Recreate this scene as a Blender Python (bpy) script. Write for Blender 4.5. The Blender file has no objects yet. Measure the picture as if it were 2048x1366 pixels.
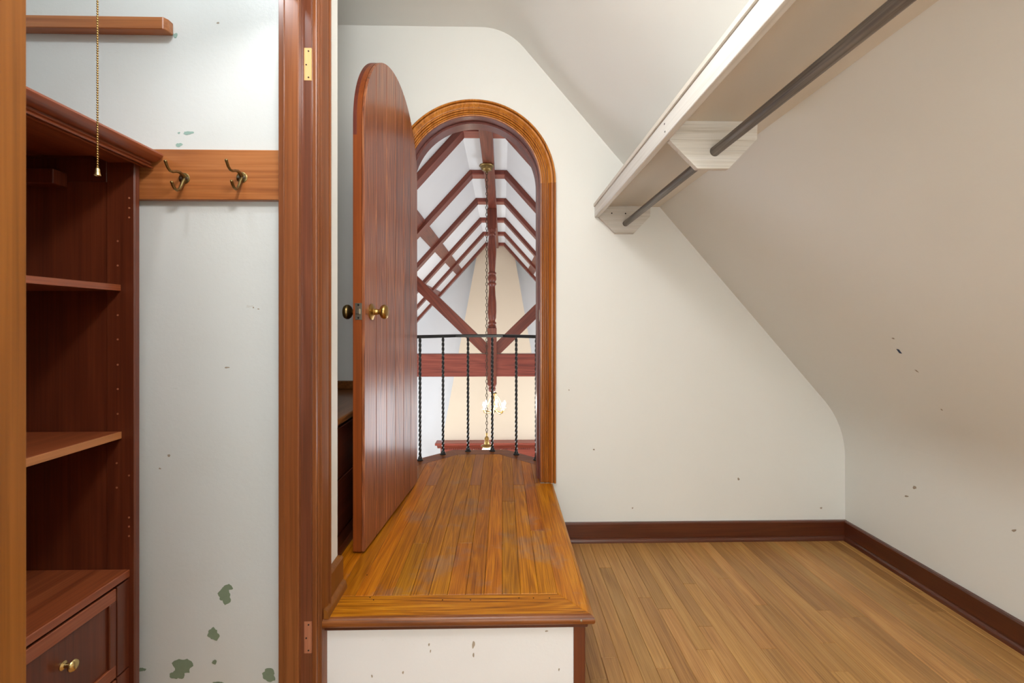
import bpy, bmesh, math, random
from mathutils import Vector, Matrix
from mathutils.geometry import tessellate_polygon

random.seed(7)
scene = bpy.context.scene
col = scene.collection

# ------------------------------------------------------------------ camera
F = 900.0            # focal length in pixels of the 2048 x 1366 photograph
HY = 646.0           # horizon row
CZ = 1.135           # camera height above the closet floor
PSI = math.atan(19.0 / F)
cam_d = bpy.data.cameras.new('camera')
cam = bpy.data.objects.new('camera', cam_d)
col.objects.link(cam)
cam.location = (0, 0, CZ)
cam.rotation_euler = (math.pi / 2, 0, -PSI)
cam_d.sensor_width = 36.0
cam_d.lens = 36.0 * F / 2048.0
cam_d.shift_y = -(683.0 - HY) / 2048.0
cam_d.clip_start = 0.02
cam_d.dof.use_dof = True
cam_d.dof.focus_distance = 2.2
cam_d.dof.aperture_fstop = 9.0
scene.camera = cam

# ------------------------------------------------------------------ world, exposure, large lights
world = bpy.data.worlds.new('world')
scene.world = world
world.use_nodes = True
bg = world.node_tree.nodes['Background']
bg.inputs[0].default_value = (0.75, 0.85, 1.0, 1)
bg.inputs[1].default_value = 0.6
vs = scene.view_settings
vs.view_transform = 'Standard'
vs.look = 'None'
vs.gamma = 1.0
vs.use_curve_mapping = False
vs.exposure = 0.0
scene.cycles.max_bounces = 7
scene.cycles.glossy_bounces = 3
scene.cycles.diffuse_bounces = 4


def area(name, loc, rot, sx, sy, power, color):
    d = bpy.data.lights.new(name, 'AREA')
    d.shape = 'RECTANGLE'; d.size = sx; d.size_y = sy; d.energy = power; d.color = color
    o = bpy.data.objects.new(name, d); col.objects.link(o)
    o.location = loc; o.rotation_euler = rot
    return o


def point(name, loc, power, color, radius, parent=None):
    d = bpy.data.lights.new(name, 'POINT')
    d.energy = power; d.color = color; d.shadow_soft_size = radius
    o = bpy.data.objects.new(name, d); col.objects.link(o); o.location = loc
    return o


# daylight entering the tall hall through its side windows (window_1 .. window_4 below)
HALL_L, HALL_R = -2.75, 2.45
COOL = (0.90, 0.94, 1.0)
for wy in (4.6, 8.0):
    area('window_and_fill_light', (HALL_L + 0.06, wy, -0.95), (0, -math.pi / 2, 0), 1.7, 1.5, 58, COOL)
    area('window_and_fill_light', (HALL_R - 0.06, wy, -0.95), (0, math.pi / 2, 0), 1.7, 1.5, 58, COOL)
# ceiling lamp of the closet and bulb of the side room
point('closet_ceiling_lamp', (-0.16, 0.35, 2.24), 40, (0.99, 0.99, 1.0), 0.11)
point('side_room_bulb', (-0.85, 0.80, 2.36), 9, (0.88, 0.95, 1.0), 0.035)
# soft fill light, added at a made-up window behind the viewer (window_5)
area('window_and_fill_light', (0.35, -1.48, 1.05), (math.pi / 2, 0, math.pi), 1.3, 1.3, 35, (0.93, 0.975, 1.0))


# ------------------------------------------------------------------ pixel -> place
def ray(px, py):
    u = (px - 1024.0) / F
    v = (HY - py) / F
    s, c = math.sin(PSI), math.cos(PSI)
    return Vector((s + u * c, c - u * s, v))


def onY(px, py, Y):
    d = ray(px, py); t = Y / d.y
    return Vector((d.x * t, Y, CZ + d.z * t))


def onX(px, py, X):
    d = ray(px, py); t = X / d.x
    return Vector((X, d.y * t, CZ + d.z * t))


def onZ(px, py, Z):
    d = ray(px, py); t = (Z - CZ) / d.z
    return Vector((d.x * t, d.y * t, Z))


# ------------------------------------------------------------------ materials
def lin(c):
    out = []
    for v in c:
        v = v / 255.0
        out.append(v / 12.92 if v <= 0.04045 else ((v + 0.055) / 1.055) ** 2.4)
    return (*out, 1.0)


def new_mat(name):
    m = bpy.data.materials.new(name)
    m.use_nodes = True
    nt = m.node_tree
    return m, nt, nt.nodes, nt.links, nt.nodes['Principled BSDF']


def math_node(N, L, op, a, b=None, clamp=False):
    n = N.new('ShaderNodeMath'); n.operation = op; n.use_clamp = clamp
    for i, x in enumerate((a, b)):
        if x is None:
            continue
        if isinstance(x, (int, float)):
            n.inputs[i].default_value = x
        else:
            L.new(x, n.inputs[i])
    return n.outputs[0]


def wood(name, dark, mid, light, axis='Z', rough=0.35, coat=0.0, scale=1.0, rings=9.0,
         contrast=1.0, vary=0.12, bump=0.15, pores=0.5, hue=0.0, spec=0.5, stain=0.0):
    m, nt, N, L, P = new_mat(name)
    tc = N.new('ShaderNodeTexCoord')
    mp = N.new('ShaderNodeMapping')
    L.new(tc.outputs['Object'], mp.inputs['Vector'])
    if axis == 'Z':
        mp.inputs['Rotation'].default_value = (0, math.pi / 2, 0)
    elif axis == 'Y':
        mp.inputs['Rotation'].default_value = (0, 0, -math.pi / 2)
    elif isinstance(axis, (int, float)):
        mp.inputs['Rotation'].default_value = (0, axis, 0)
    oi = N.new('ShaderNodeObjectInfo')
    wn = N.new('ShaderNodeTexWhiteNoise'); wn.noise_dimensions = '1D'
    L.new(oi.outputs['Random'], wn.inputs['W'])
    off = N.new('ShaderNodeVectorMath'); off.operation = 'MULTIPLY'
    L.new(wn.outputs['Color'], off.inputs[0]); off.inputs[1].default_value = (23.0, 19.0, 31.0)
    add = N.new('ShaderNodeVectorMath'); add.operation = 'ADD'
    L.new(mp.outputs[0], add.inputs[0]); L.new(off.outputs[0], add.inputs[1])

    def stretched(k, sc, detail, dist=0.0):
        v = N.new('ShaderNodeVectorMath'); v.operation = 'MULTIPLY'
        L.new(add.outputs[0], v.inputs[0]); v.inputs[1].default_value = (k, 1.0, 1.0)
        n = N.new('ShaderNodeTexNoise')
        L.new(v.outputs[0], n.inputs['Vector'])
        n.inputs['Scale'].default_value = sc * scale
        n.inputs['Detail'].default_value = detail
        n.inputs['Roughness'].default_value = 0.55
        n.inputs['Distortion'].default_value = dist
        return n.outputs['Fac']
    n1 = stretched(0.07, 9.0, 1.5, 0.35)
    r = math_node(N, L, 'MULTIPLY', n1, rings)
    r = math_node(N, L, 'PINGPONG', r, 0.5)
    r = math_node(N, L, 'MULTIPLY', r, 2.0)
    r = math_node(N, L, 'POWER', r, 1.3)
    fine = stretched(0.018, 150.0, 3.0)
    tone = stretched(0.15, 3.5, 2.0)
    a = math_node(N, L, 'MULTIPLY', r, 0.32 * contrast)
    b = math_node(N, L, 'MULTIPLY', math_node(N, L, 'SUBTRACT', fine, 0.5), 1.3 * contrast)
    c = math_node(N, L, 'MULTIPLY', math_node(N, L, 'SUBTRACT', tone, 0.5), 0.75 * contrast)
    s = math_node(N, L, 'ADD', math_node(N, L, 'ADD', a, b), c)
    s = math_node(N, L, 'ADD', s, 0.5 - 0.16 * contrast)
    ramp = N.new('ShaderNodeValToRGB')
    ramp.color_ramp.elements[0].position = 0.05; ramp.color_ramp.elements[0].color = lin(dark)
    ramp.color_ramp.elements[1].position = 0.95; ramp.color_ramp.elements[1].color = lin(light)
    e = ramp.color_ramp.elements.new(0.5); e.color = lin(mid)
    L.new(s, ramp.inputs[0])
    # dark open pores
    pore = stretched(0.012, 320.0, 1.0)
    pf = math_node(N, L, 'MULTIPLY', math_node(N, L, 'LESS_THAN', pore, 0.40), 0.22 * pores)
    hsv = N.new('ShaderNodeHueSaturation')
    L.new(ramp.outputs[0], hsv.inputs['Color'])
    val = math_node(N, L, 'ADD', math_node(N, L, 'MULTIPLY', oi.outputs['Random'], 2 * vary), 1.0 - vary)
    val = math_node(N, L, 'MULTIPLY', val, math_node(N, L, 'SUBTRACT', 1.0, pf))
    if stain:
        geo = N.new('ShaderNodeNewGeometry')
        sn = N.new('ShaderNodeTexNoise'); sn.inputs['Scale'].default_value = 5.5; sn.inputs['Detail'].default_value = 6
        sn.inputs['Roughness'].default_value = 0.65
        L.new(geo.outputs['Position'], sn.inputs['Vector'])
        sf = math_node(N, L, 'MULTIPLY', math_node(N, L, 'SUBTRACT', sn.outputs['Fac'], 0.55, True), 5.0, True)
        val = math_node(N, L, 'MULTIPLY', val, math_node(N, L, 'SUBTRACT', 1.0, math_node(N, L, 'MULTIPLY', sf, stain)))
        L.new(math_node(N, L, 'SUBTRACT', 1.0, math_node(N, L, 'MULTIPLY', sf, stain * 0.9)), hsv.inputs['Saturation'])
    L.new(val, hsv.inputs['Value'])
    if hue:
        sep = N.new('ShaderNodeSeparateColor'); L.new(wn.outputs['Color'], sep.inputs[0])
        hv = math_node(N, L, 'ADD', math_node(N, L, 'MULTIPLY', sep.outputs[1], 2 * hue), 0.5 - hue)
        L.new(hv, hsv.inputs['Hue'])
    L.new(hsv.outputs[0], P.inputs['Base Color'])
    P.inputs['Roughness'].default_value = rough
    P.inputs['Specular IOR Level'].default_value = spec
    P.inputs['Coat Weight'].default_value = coat
    P.inputs['Coat Roughness'].default_value = 0.2
    if bump >= 0.14:
        bp = N.new('ShaderNodeBump'); bp.inputs['Strength'].default_value = bump
        bp.inputs['Distance'].default_value = 0.002
        h = fine
        L.new(h, bp.inputs['Height']); L.new(bp.outputs[0], P.inputs['Normal'])
    return m


def paint(name, base, stain, rough=0.55, bump=0.12, scuff=0.25, mottling=0.5, bscale=55.0):
    m, nt, N, L, P = new_mat(name)
    tc = N.new('ShaderNodeTexCoord')

    def noise(sc, detail, vec=None, rough_=0.6):
        n = N.new('ShaderNodeTexNoise'); L.new(vec or tc.outputs['Object'], n.inputs['Vector'])
        n.inputs['Scale'].default_value = sc; n.inputs['Detail'].default_value = detail
        n.inputs['Roughness'].default_value = rough_
        return n.outputs['Fac']
    big = noise(1.7, 3.0)
    f1 = math_node(N, L, 'MULTIPLY', math_node(N, L, 'SUBTRACT', big, 0.45, True), 1.6 * mottling, True)
    # scuffs: thin stretched marks in a few places
    st = N.new('ShaderNodeVectorMath'); st.operation = 'MULTIPLY'
    L.new(tc.outputs['Object'], st.inputs[0]); st.inputs[1].default_value = (0.35, 1.0, 1.0)
    sc = noise(26.0, 4.0, st.outputs[0], 0.8)
    where = noise(2.3, 1.0)
    f2 = math_node(N, L, 'MULTIPLY', math_node(N, L, 'GREATER_THAN', sc, 0.69), math_node(N, L, 'SUBTRACT', where, 0.42, True))
    f2 = math_node(N, L, 'MULTIPLY', f2, 3.0 * scuff, True)
    f = math_node(N, L, 'ADD', f1, f2, True)
    mx = N.new('ShaderNodeMix'); mx.data_type = 'RGBA'
    L.new(f, mx.inputs['Factor'])
    mx.inputs['A'].default_value = lin(base); mx.inputs['B'].default_value = lin(stain)
    L.new(mx.outputs['Result'], P.inputs['Base Color'])
    P.inputs['Roughness'].default_value = rough
    bp = N.new('ShaderNodeBump'); bp.inputs['Strength'].default_value = bump; bp.inputs['Distance'].default_value = 0.004
    h = noise(bscale * 0.8, 3.0, None, 0.7)
    L.new(h, bp.inputs['Height']); L.new(bp.outputs[0], P.inputs['Normal'])
    return m


def plain(name, c, rough=0.4, metal=0.0, emit=None, strength=0.0, bump=0.0, var=0.0):
    m, nt, N, L, P = new_mat(name)
    P.inputs['Base Color'].default_value = lin(c)
    P.inputs['Roughness'].default_value = rough
    P.inputs['Metallic'].default_value = metal
    tc = N.new('ShaderNodeTexCoord')
    n = N.new('ShaderNodeTexNoise'); n.inputs['Scale'].default_value = 60; n.inputs['Detail'].default_value = 4
    L.new(tc.outputs['Object'], n.inputs['Vector'])
    if var:
        hsv = N.new('ShaderNodeHueSaturation'); hsv.inputs['Color'].default_value = lin(c)
        L.new(math_node(N, L, 'ADD', math_node(N, L, 'MULTIPLY', n.outputs['Fac'], 2 * var), 1 - var), hsv.inputs['Value'])
        L.new(hsv.outputs[0], P.inputs['Base Color'])
    if bump:
        bp = N.new('ShaderNodeBump'); bp.inputs['Strength'].default_value = bump; bp.inputs['Distance'].default_value = 0.002
        L.new(n.outputs['Fac'], bp.inputs['Height']); L.new(bp.outputs[0], P.inputs['Normal'])
    if emit:
        P.inputs['Emission Color'].default_value = lin(emit)
        P.inputs['Emission Strength'].default_value = strength
    return m


M = {}
M['cream'] = paint('cream_wall_paint', (238, 238, 233), (228, 225, 216), 0.45, 0.07, 0.20, 0.35)
M['side_wall'] = paint('grey_white_wall_paint', (220, 222, 220), (198, 194, 182), 0.42, 0.11, 0.5, 0.5, 70.0)
M['riser'] = paint('white_riser_paint', (232, 232, 233), (190, 185, 178), 0.5, 0.1, 0.5, 0.3)
M['plaster'] = paint('white_hall_plaster', (229, 233, 237), (217, 221, 226), 0.7, 0.1, 0.0, 0.3)
M['breast'] = paint('beige_breast_plaster', (222, 208, 186), (212, 196, 170), 0.7, 0.12, 0.1, 0.4)
M['shelf'] = wood('white_painted_board', (212, 208, 200), (232, 229, 223), (240, 238, 234), 'Y', 0.5, 0, 1.0, 5, 0.8, 0.02, 0.3, 0.15)
M['shelf_under'] = paint('cream_shelf_paint', (224, 217, 205), (206, 196, 180), 0.5, 0.06, 0.1, 0.3)
M['bracket'] = wood('whitewashed_bracket', (176, 162, 142), (224, 218, 208), (236, 232, 226), 'X', 0.6, 0, 1.3, 3, 1.0, 0.05, 0.25, 0.5)
M['rod'] = wood('dark_rod', (70, 63, 57), (108, 100, 93), (140, 132, 124), 'Y', 0.42, 0.1, 2.0, 4, 1.1, 0.0, 0.1, 0.4)
M['floor'] = wood('natural_oak', (148, 100, 50), (188, 138, 78), (208, 162, 100), 'Y', 0.42, 0.10, 1.5, 7, 0.75, 0.18, 0.12, 0.8, 0.004)
M['plat'] = wood('golden_oak', (122, 62, 2), (182, 110, 10), (212, 142, 26), 'Y', 0.42, 0.06, 2.0, 8, 0.85, 0.16, 0.14, 1.0, 0.008, 0.3, 0.28)
M['plat_x'] = wood('golden_oak_cross', (112, 56, 2), (184, 110, 12), (216, 146, 32), 'X', 0.42, 0.06, 1.9, 10, 1.2, 0.06, 0.15, 1.0, 0.0, 0.3)
M['balc'] = wood('reddish_oak', (112, 56, 4), (168, 98, 12), (196, 124, 28), 'Y', 0.38, 0.14, 1.6, 8, 0.8, 0.13, 0.1, 0.8)
M['balc_x'] = wood('reddish_oak_cross', (84, 40, 12), (124, 66, 20), (152, 90, 36), 'X', 0.4, 0.1, 1.0, 8, 0.9, 0.08, 0.1, 0.8)
M['base'] = wood('mahogany_baseboard', (62, 26, 12), (88, 40, 20), (108, 54, 28), 'X', 0.32, 0.3, 1.0, 5, 0.6, 0.05, 0.06, 0.4)
M['base_y'] = wood('mahogany_baseboard_run', (62, 26, 12), (88, 40, 20), (108, 54, 28), 'Y', 0.32, 0.3, 1.0, 5, 0.6, 0.05, 0.06, 0.4)
M['post'] = wood('mahogany_post', (66, 28, 12), (96, 44, 20), (116, 60, 28), 'Z', 0.35, 0.2, 1.0, 5, 0.6, 0.03, 0.06, 0.4)
M['door'] = wood('red_brown_door_plank', (92, 46, 24), (150, 84, 50), (182, 116, 72), 'Z', 0.40, 0.42, 1.5, 12, 1.2, 0.07, 0.3, 1.0)
M['door_edge'] = wood('orange_door_edge', (92, 38, 10), (132, 62, 20), (156, 80, 30), 'Z', 0.36, 0.2, 1.0, 5, 0.6, 0.03, 0.08, 0.4)
M['casing'] = wood('arch_casing', (116, 60, 14), (190, 116, 40), (222, 152, 66), 'Z', 0.3, 0.3, 1.0, 6, 0.7, 0.08, 0.08, 0.7)
M['casing_leg'] = wood('arch_casing_leg_shaded', (96, 46, 12), (164, 92, 28), (196, 126, 50), 'Z', 0.3, 0.3, 1.0, 6, 0.7, 0.05, 0.08, 0.7)  # arch wood darkened: the shade on the legs is put into the colour
M['jamb'] = wood('dark_red_jamb', (70, 28, 20), (108, 48, 34), (130, 64, 46), 'Z', 0.4, 0.12, 1.0, 5, 0.6, 0.05, 0.08, 0.5)
M['frame'] = wood('brown_door_frame', (84, 42, 18), (120, 66, 32), (146, 88, 48), 'Z', 0.28, 0.4, 1.0, 5, 0.55, 0.05, 0.06, 0.5)
M['frame_jamb'] = wood('brown_frame_jamb', (72, 36, 20), (108, 58, 36), (130, 76, 50), 'Z', 0.34, 0.3, 1.0, 5, 0.6, 0.05, 0.08, 0.5)
M['near'] = wood('orange_casing', (98, 54, 18), (128, 76, 26), (148, 92, 38), 'Z', 0.4, 0.05, 1.0, 5, 0.6, 0.03, 0.06, 0.4, 0.0, 0.3)
M['mortise'] = wood('raw_mortise_wood', (180, 136, 82), (206, 160, 102), (220, 178, 122), 'Z', 0.6, 0, 1.0, 5, 0.5, 0.02, 0.1, 0.3)
M['mortise2'] = wood('stained_mortise_wood', (140, 84, 56), (166, 104, 74), (184, 124, 92), 'Z', 0.6, 0, 1.0, 5, 0.5, 0.02, 0.1, 0.3)
M['cab'] = wood('cherry_cabinet', (58, 22, 12), (96, 42, 22), (122, 60, 34), 'Z', 0.36, 0.25, 1.0, 5, 0.6, 0.05, 0.06, 0.4)
M['cab_y'] = wood('cherry_cabinet_run', (88, 38, 20), (140, 70, 38), (172, 100, 60), 'Y', 0.36, 0.25, 1.0, 5, 0.6, 0.05, 0.06, 0.4)
M['cab_edge'] = wood('raw_shelf_edge', (150, 92, 50), (182, 118, 70), (200, 140, 90), 'Y', 0.5, 0.0, 1.0, 5, 0.5, 0.03, 0.06, 0.4)
M['rail'] = wood('pine_hook_rail', (128, 70, 34), (170, 102, 54), (194, 128, 76), 'X', 0.34, 0.3, 1.0, 9, 0.7, 0.03, 0.08, 0.4)
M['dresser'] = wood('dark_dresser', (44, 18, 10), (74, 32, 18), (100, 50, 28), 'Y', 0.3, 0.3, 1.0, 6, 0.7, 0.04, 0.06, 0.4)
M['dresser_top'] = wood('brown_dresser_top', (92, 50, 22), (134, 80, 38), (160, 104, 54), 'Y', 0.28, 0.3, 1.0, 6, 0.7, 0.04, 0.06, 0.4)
M['beam_x'] = wood('red_beam_cross', (92, 34, 24), (138, 60, 44), (162, 82, 62), 'X', 0.42, 0.15, 0.8, 9, 0.9, 0.05, 0.1, 0.5)
M['beam_y'] = wood('red_beam_run', (80, 32, 20), (114, 50, 32), (138, 70, 46), 'Y', 0.42, 0.15, 0.8, 9, 0.9, 0.05, 0.1, 0.5)
M['beam_z'] = wood('red_beam_post', (84, 34, 20), (122, 54, 32), (148, 76, 46), 'Z', 0.38, 0.25, 0.9, 9, 0.9, 0.05, 0.1, 0.5)
SL = math.radians(48.0)
M['raft_l'] = wood('red_rafter_left', (84, 34, 22), (120, 54, 36), (144, 74, 50), SL, 0.42, 0.15, 0.8, 8, 0.8, 0.05, 0.1, 0.5)
M['raft_r'] = wood('red_rafter_right', (84, 34, 22), (120, 54, 36), (144, 74, 50), -SL, 0.42, 0.15, 0.8, 8, 0.8, 0.05, 0.1, 0.5)
M['brass'] = plain('aged_brass', (176, 142, 84), 0.28, 1.0, bump=0.05, var=0.12)
M['brass_dark'] = plain('dark_brass', (132, 110, 70), 0.34, 1.0, bump=0.08, var=0.2)
M['gold'] = plain('bright_brass', (214, 188, 130), 0.26, 1.0)
M['steel'] = plain('steel_plate', (170, 162, 148), 0.35, 1.0, var=0.1)
M['iron'] = plain('black_iron', (58, 58, 57), 0.30, 0.85, bump=0.1, var=0.2)
M['chainm'] = plain('bronze_chain', (70, 58, 46), 0.45, 0.7, var=0.2)
M['dark'] = plain('dark_hole', (24, 16, 12), 0.8)
M['green'] = plain('old_green_paint', (130, 146, 122), 0.6, var=0.08)
M['green2'] = plain('pale_green_paint', (150, 178, 168), 0.6, var=0.06)
M['greydirt'] = plain('grey_scuff', (166, 153, 136), 0.8, var=0.1)
M['blue'] = plain('blue_chip', (32, 56, 92), 0.6)
M['bulb'] = plain('lit_bulb', (255, 244, 226), 0.3, emit=(255, 246, 232), strength=90.0)
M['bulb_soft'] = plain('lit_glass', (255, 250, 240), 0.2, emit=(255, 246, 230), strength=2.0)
M['glass'] = plain('white_glass', (240, 240, 240), 0.15)
M['white_hall_floor'] = wood('hall_floor_oak', (176, 150, 118), (204, 180, 148), (220, 200, 170), 'Y', 0.4, 0.1, 1.0, 7, 0.7, 0.1, 0.1, 0.4)


# ------------------------------------------------------------------ mesh building
XF = {}     # world matrices of the empties


class MB:
    def __init__(self):
        self.v = []; self.f = []

    def add(self, vs_, fs_):
        o = len(self.v)
        self.v += [Vector(p) for p in vs_]
        self.f += [tuple(i + o for i in f) for f in fs_]
        return self

    def box(self, x0, x1, y0, y1, z0, z1):
        x0, x1 = sorted((x0, x1)); y0, y1 = sorted((y0, y1)); z0, z1 = sorted((z0, z1))
        return self.add([(x0, y0, z0), (x1, y0, z0), (x1, y1, z0), (x0, y1, z0),
                         (x0, y0, z1), (x1, y0, z1), (x1, y1, z1), (x0, y1, z1)],
                        [(3, 2, 1, 0), (4, 5, 6, 7), (0, 1, 5, 4), (1, 2, 6, 5), (2, 3, 7, 6), (3, 0, 4, 7)])

    def prism(self, outer, a, b, axis='Y', holes=()):
        """outline in the plane normal to axis, extruded from a to b"""
        def P(p, t):
            if axis == 'Y': return (p[0], t, p[1])
            if axis == 'X': return (t, p[0], p[1])
            return (p[0], p[1], t)
        loops = [list(outer)] + [list(h) for h in holes]
        flat = [p for l in loops for p in l]
        n = len(flat)
        vs_ = [P(p, a) for p in flat] + [P(p, b) for p in flat]
        fs_ = []
        if len(loops) == 1 and len(outer) <= 4:
            fs_.append(tuple(range(n))); fs_.append(tuple(range(n, 2 * n)))
        else:
            tris = tessellate_polygon([[Vector((p[0], p[1], 0)) for p in l] for l in loops])
            for t in tris:
                fs_.append(tuple(t)); fs_.append(tuple(i + n for i in t))
        s = 0
        for l in loops:
            k = len(l)
            for i in range(k):
                j = (i + 1) % k
                fs_.append((s + i, s + j, n + s + j, n + s + i))
            s += k
        return self.add(vs_, fs_)

    def rings(self, ring_list, closed_ring=True, cap=True, loop=False):
        n = len(ring_list[0]); vs_ = []; fs_ = []
        for r in ring_list: vs_ += list(r)
        m = len(ring_list)
        for i in range(m if loop else m - 1):
            i2 = (i + 1) % m
            for j in range(n if closed_ring else n - 1):
                k = (j + 1) % n
                fs_.append((i * n + j, i * n + k, i2 * n + k, i2 * n + j))
        if cap and not loop and closed_ring:
            fs_.append(tuple(range(n))[::-1]); fs_.append(tuple(range((m - 1) * n, m * n)))
        return self.add(vs_, fs_)

    def tube(self, path, r, seg=8, cap=True):
        path = [Vector(p) for p in path]
        rs = r if isinstance(r, (list, tuple)) else [r] * len(path)
        out = []; up = None
        for i, p in enumerate(path):
            d = (path[min(i + 1, len(path) - 1)] - path[max(i - 1, 0)]).normalized()
            if up is None:
                up = Vector((0, 0, 1)) if abs(d.z) < 0.9 else Vector((1, 0, 0))
            x = d.cross(up).normalized(); y = x.cross(d).normalized(); up = y
            out.append([p + (x * math.cos(2 * math.pi * k / seg) + y * math.sin(2 * math.pi * k / seg)) * rs[i] for k in range(seg)])
        return self.rings(out, True, cap)

    def lathe(self, prof, origin, axis='Z', seg=24):
        """prof: list of (radius, height along axis)"""
        o = Vector(origin); out = []
        ax = {'X': (Vector((1, 0, 0)), Vector((0, 1, 0)), Vector((0, 0, 1))),
              'Y': (Vector((0, 1, 0)), Vector((1, 0, 0)), Vector((0, 0, 1))),
              'Z': (Vector((0, 0, 1)), Vector((1, 0, 0)), Vector((0, 1, 0)))}[axis] if isinstance(axis, str) else axis
        for r, h in prof:
            out.append([o + ax[0] * h + (ax[1] * math.cos(2 * math.pi * k / seg) + ax[2] * math.sin(2 * math.pi * k / seg)) * max(r, 1e-5) for k in range(seg)])
        return self.rings(out, True, True)

    def sphere(self, c, r, seg=10, sq=(1, 1, 1)):
        n = seg // 2 + 1
        c = Vector(c); out = []
        for i in range(n):
            a = -math.pi / 2 + math.pi * i / (n - 1)
            out.append([c + Vector((math.cos(a) * math.cos(2 * math.pi * k / seg) * r * sq[0],
                                    math.cos(a) * math.sin(2 * math.pi * k / seg) * r * sq[1],
                                    math.sin(a) * r * sq[2])) if 0 < i < n - 1 else
                        c + Vector((1e-5 * math.cos(2 * math.pi * k / seg), 1e-5 * math.sin(2 * math.pi * k / seg), math.sin(a) * r * sq[2]))
                        for k in range(seg)])
        return self.rings(out, True, True)

    def build(self, name, mat, parent=None, bevel=0.0, smooth=None, local=False, seg=1):
        bm = bmesh.new()
        bv = [bm.verts.new(p) for p in self.v]
        for f in self.f:
            if len(set(f)) > 2:
                try: bm.faces.new([bv[i] for i in f])
                except ValueError: pass
        bmesh.ops.recalc_face_normals(bm, faces=bm.faces)
        if bevel:
            es = [e for e in bm.edges if len(e.link_faces) == 2 and e.calc_face_angle(0) > 0.5]
            bmesh.ops.bevel(bm, geom=es, offset=bevel, segments=seg, affect='EDGES', profile=0.5)
        me = bpy.data.meshes.new(name)
        bm.to_mesh(me); bm.free()
        o = bpy.data.objects.new(name, me); col.objects.link(o)
        me.materials.append(M[mat] if isinstance(mat, str) else mat)
        Mw = XF.get(parent.name, Matrix()) if parent else Matrix()
        T = Matrix() if (local or not parent) else Mw.inverted()
        me.transform(T)
        xs = [v.co for v in me.vertices]
        lo = Vector((min(p[i] for p in xs) for i in range(3))); hi = Vector((max(p[i] for p in xs) for i in range(3)))
        c = Vector(((lo.x + hi.x) / 2, (lo.y + hi.y) / 2, lo.z))
        me.transform(Matrix.Translation(-c))
        o.location = c
        if parent:
            o.parent = parent
        XF[o.name] = Mw @ Matrix.Translation(c)
        if smooth is not None:
            for p in me.polygons: p.use_smooth = True
            me.set_sharp_from_angle(angle=math.radians(smooth))
        return o


def tag(o, label=None, cat=None, group=None, kind=None):
    if label: o['label'] = label
    if cat: o['category'] = cat
    if group: o['group'] = group
    if kind: o['kind'] = kind
    return o


def thing(name, loc, label, cat, rz=0.0, group=None, kind=None):
    o = bpy.data.objects.new(name, None); col.objects.link(o)
    o.empty_display_size = 0.05
    o.location = loc; o.rotation_euler = (0, 0, rz)
    XF[o.name] = Matrix.Translation(Vector(loc)) @ Matrix.Rotation(rz, 4, 'Z')
    return tag(o, label, cat, group, kind)


def struct(o, label, cat):
    return tag(o, label, cat, kind='structure')


def arc(cx, cz, r, a0, a1, n):
    return [(cx + r * math.cos(a0 + (a1 - a0) * i / n), cz + r * math.sin(a0 + (a1 - a0) * i / n)) for i in range(n + 1)]


# ------------------------------------------------------------------ main dimensions
YW = 2.338                      # closet face of the wall with the arch
YH = 2.448                      # hall face of that wall
HP = onY(1100, 963, YW).z       # platform level
XR = onY(1690, 1000, YW).x      # knee wall
ZC = onY(820, 52, YW).z         # flat ceiling
XL = onY(675, 600, 1.42).x      # left wall of the closet
YB0, YB1 = 1.32, 1.42           # partition behind the hook rail
Y0 = -1.55                      # wall behind the camera
ARC_C = onY(947.5, 367, YW)     # centre of the arch
AX, AZ = ARC_C.x, ARC_C.z
R_OUT, R_IN, R_STOP = 0.425, 0.346, 0.331

# ------------------------------------------------------------------ closet shell
# cross-section: flat ceiling, rounded into the roof slope, rounded into the knee wall
p_a = onY(1148, 213, YW); p_b = onY(1477.6, 600, YW)
m_s = (p_b.z - p_a.z) / (p_b.x - p_a.x)
x_top = p_a.x + (ZC - p_a.z) / m_s
z_bot = p_a.z + m_s * (XR - p_a.x)
sl = Vector((1, m_s)).normalized()
t1, t2 = 0.135, 0.17


def fillet(c, d0, d1, t, n):
    """points of an arc tangent at c + d0*t and c + d1*t (d0, d1 unit vectors away from the corner)"""
    c = Vector(c); a = c + Vector(d0) * t; b = c + Vector(d1) * t
    half = math.acos(max(-1, min(1, Vector(d0).dot(Vector(d1))))) / 2
    r = t * math.tan(half)
    bis = (Vector(d0) + Vector(d1)).normalized()
    ctr = c + bis * (r / math.sin(half))
    a0 = (a - ctr).angle_signed(Vector((1, 0))); a1 = (b - ctr).angle_signed(Vector((1, 0)))
    while a1 - a0 > math.pi: a1 -= 2 * math.pi
    while a1 - a0 < -math.pi: a1 += 2 * math.pi
    return [(ctr.x + r * math.cos(a0 + (a1 - a0) * i / n), ctr.y + r * math.sin(a0 + (a1 - a0) * i / n)) for i in range(n + 1)]


ceil_prof = [(-1.95, ZC)] + fillet((x_top, ZC), (-1, 0), (sl.x, sl.y), t1, 10)
low = fillet((XR, z_bot), (-sl.x, -sl.y), (0, -1), t2, 12)
mid = low[len(low) // 2]
ceil_prof += low[:len(low) // 2 + 1]
wall_prof = low[len(low) // 2:] + [(XR, 0.0)]


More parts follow.
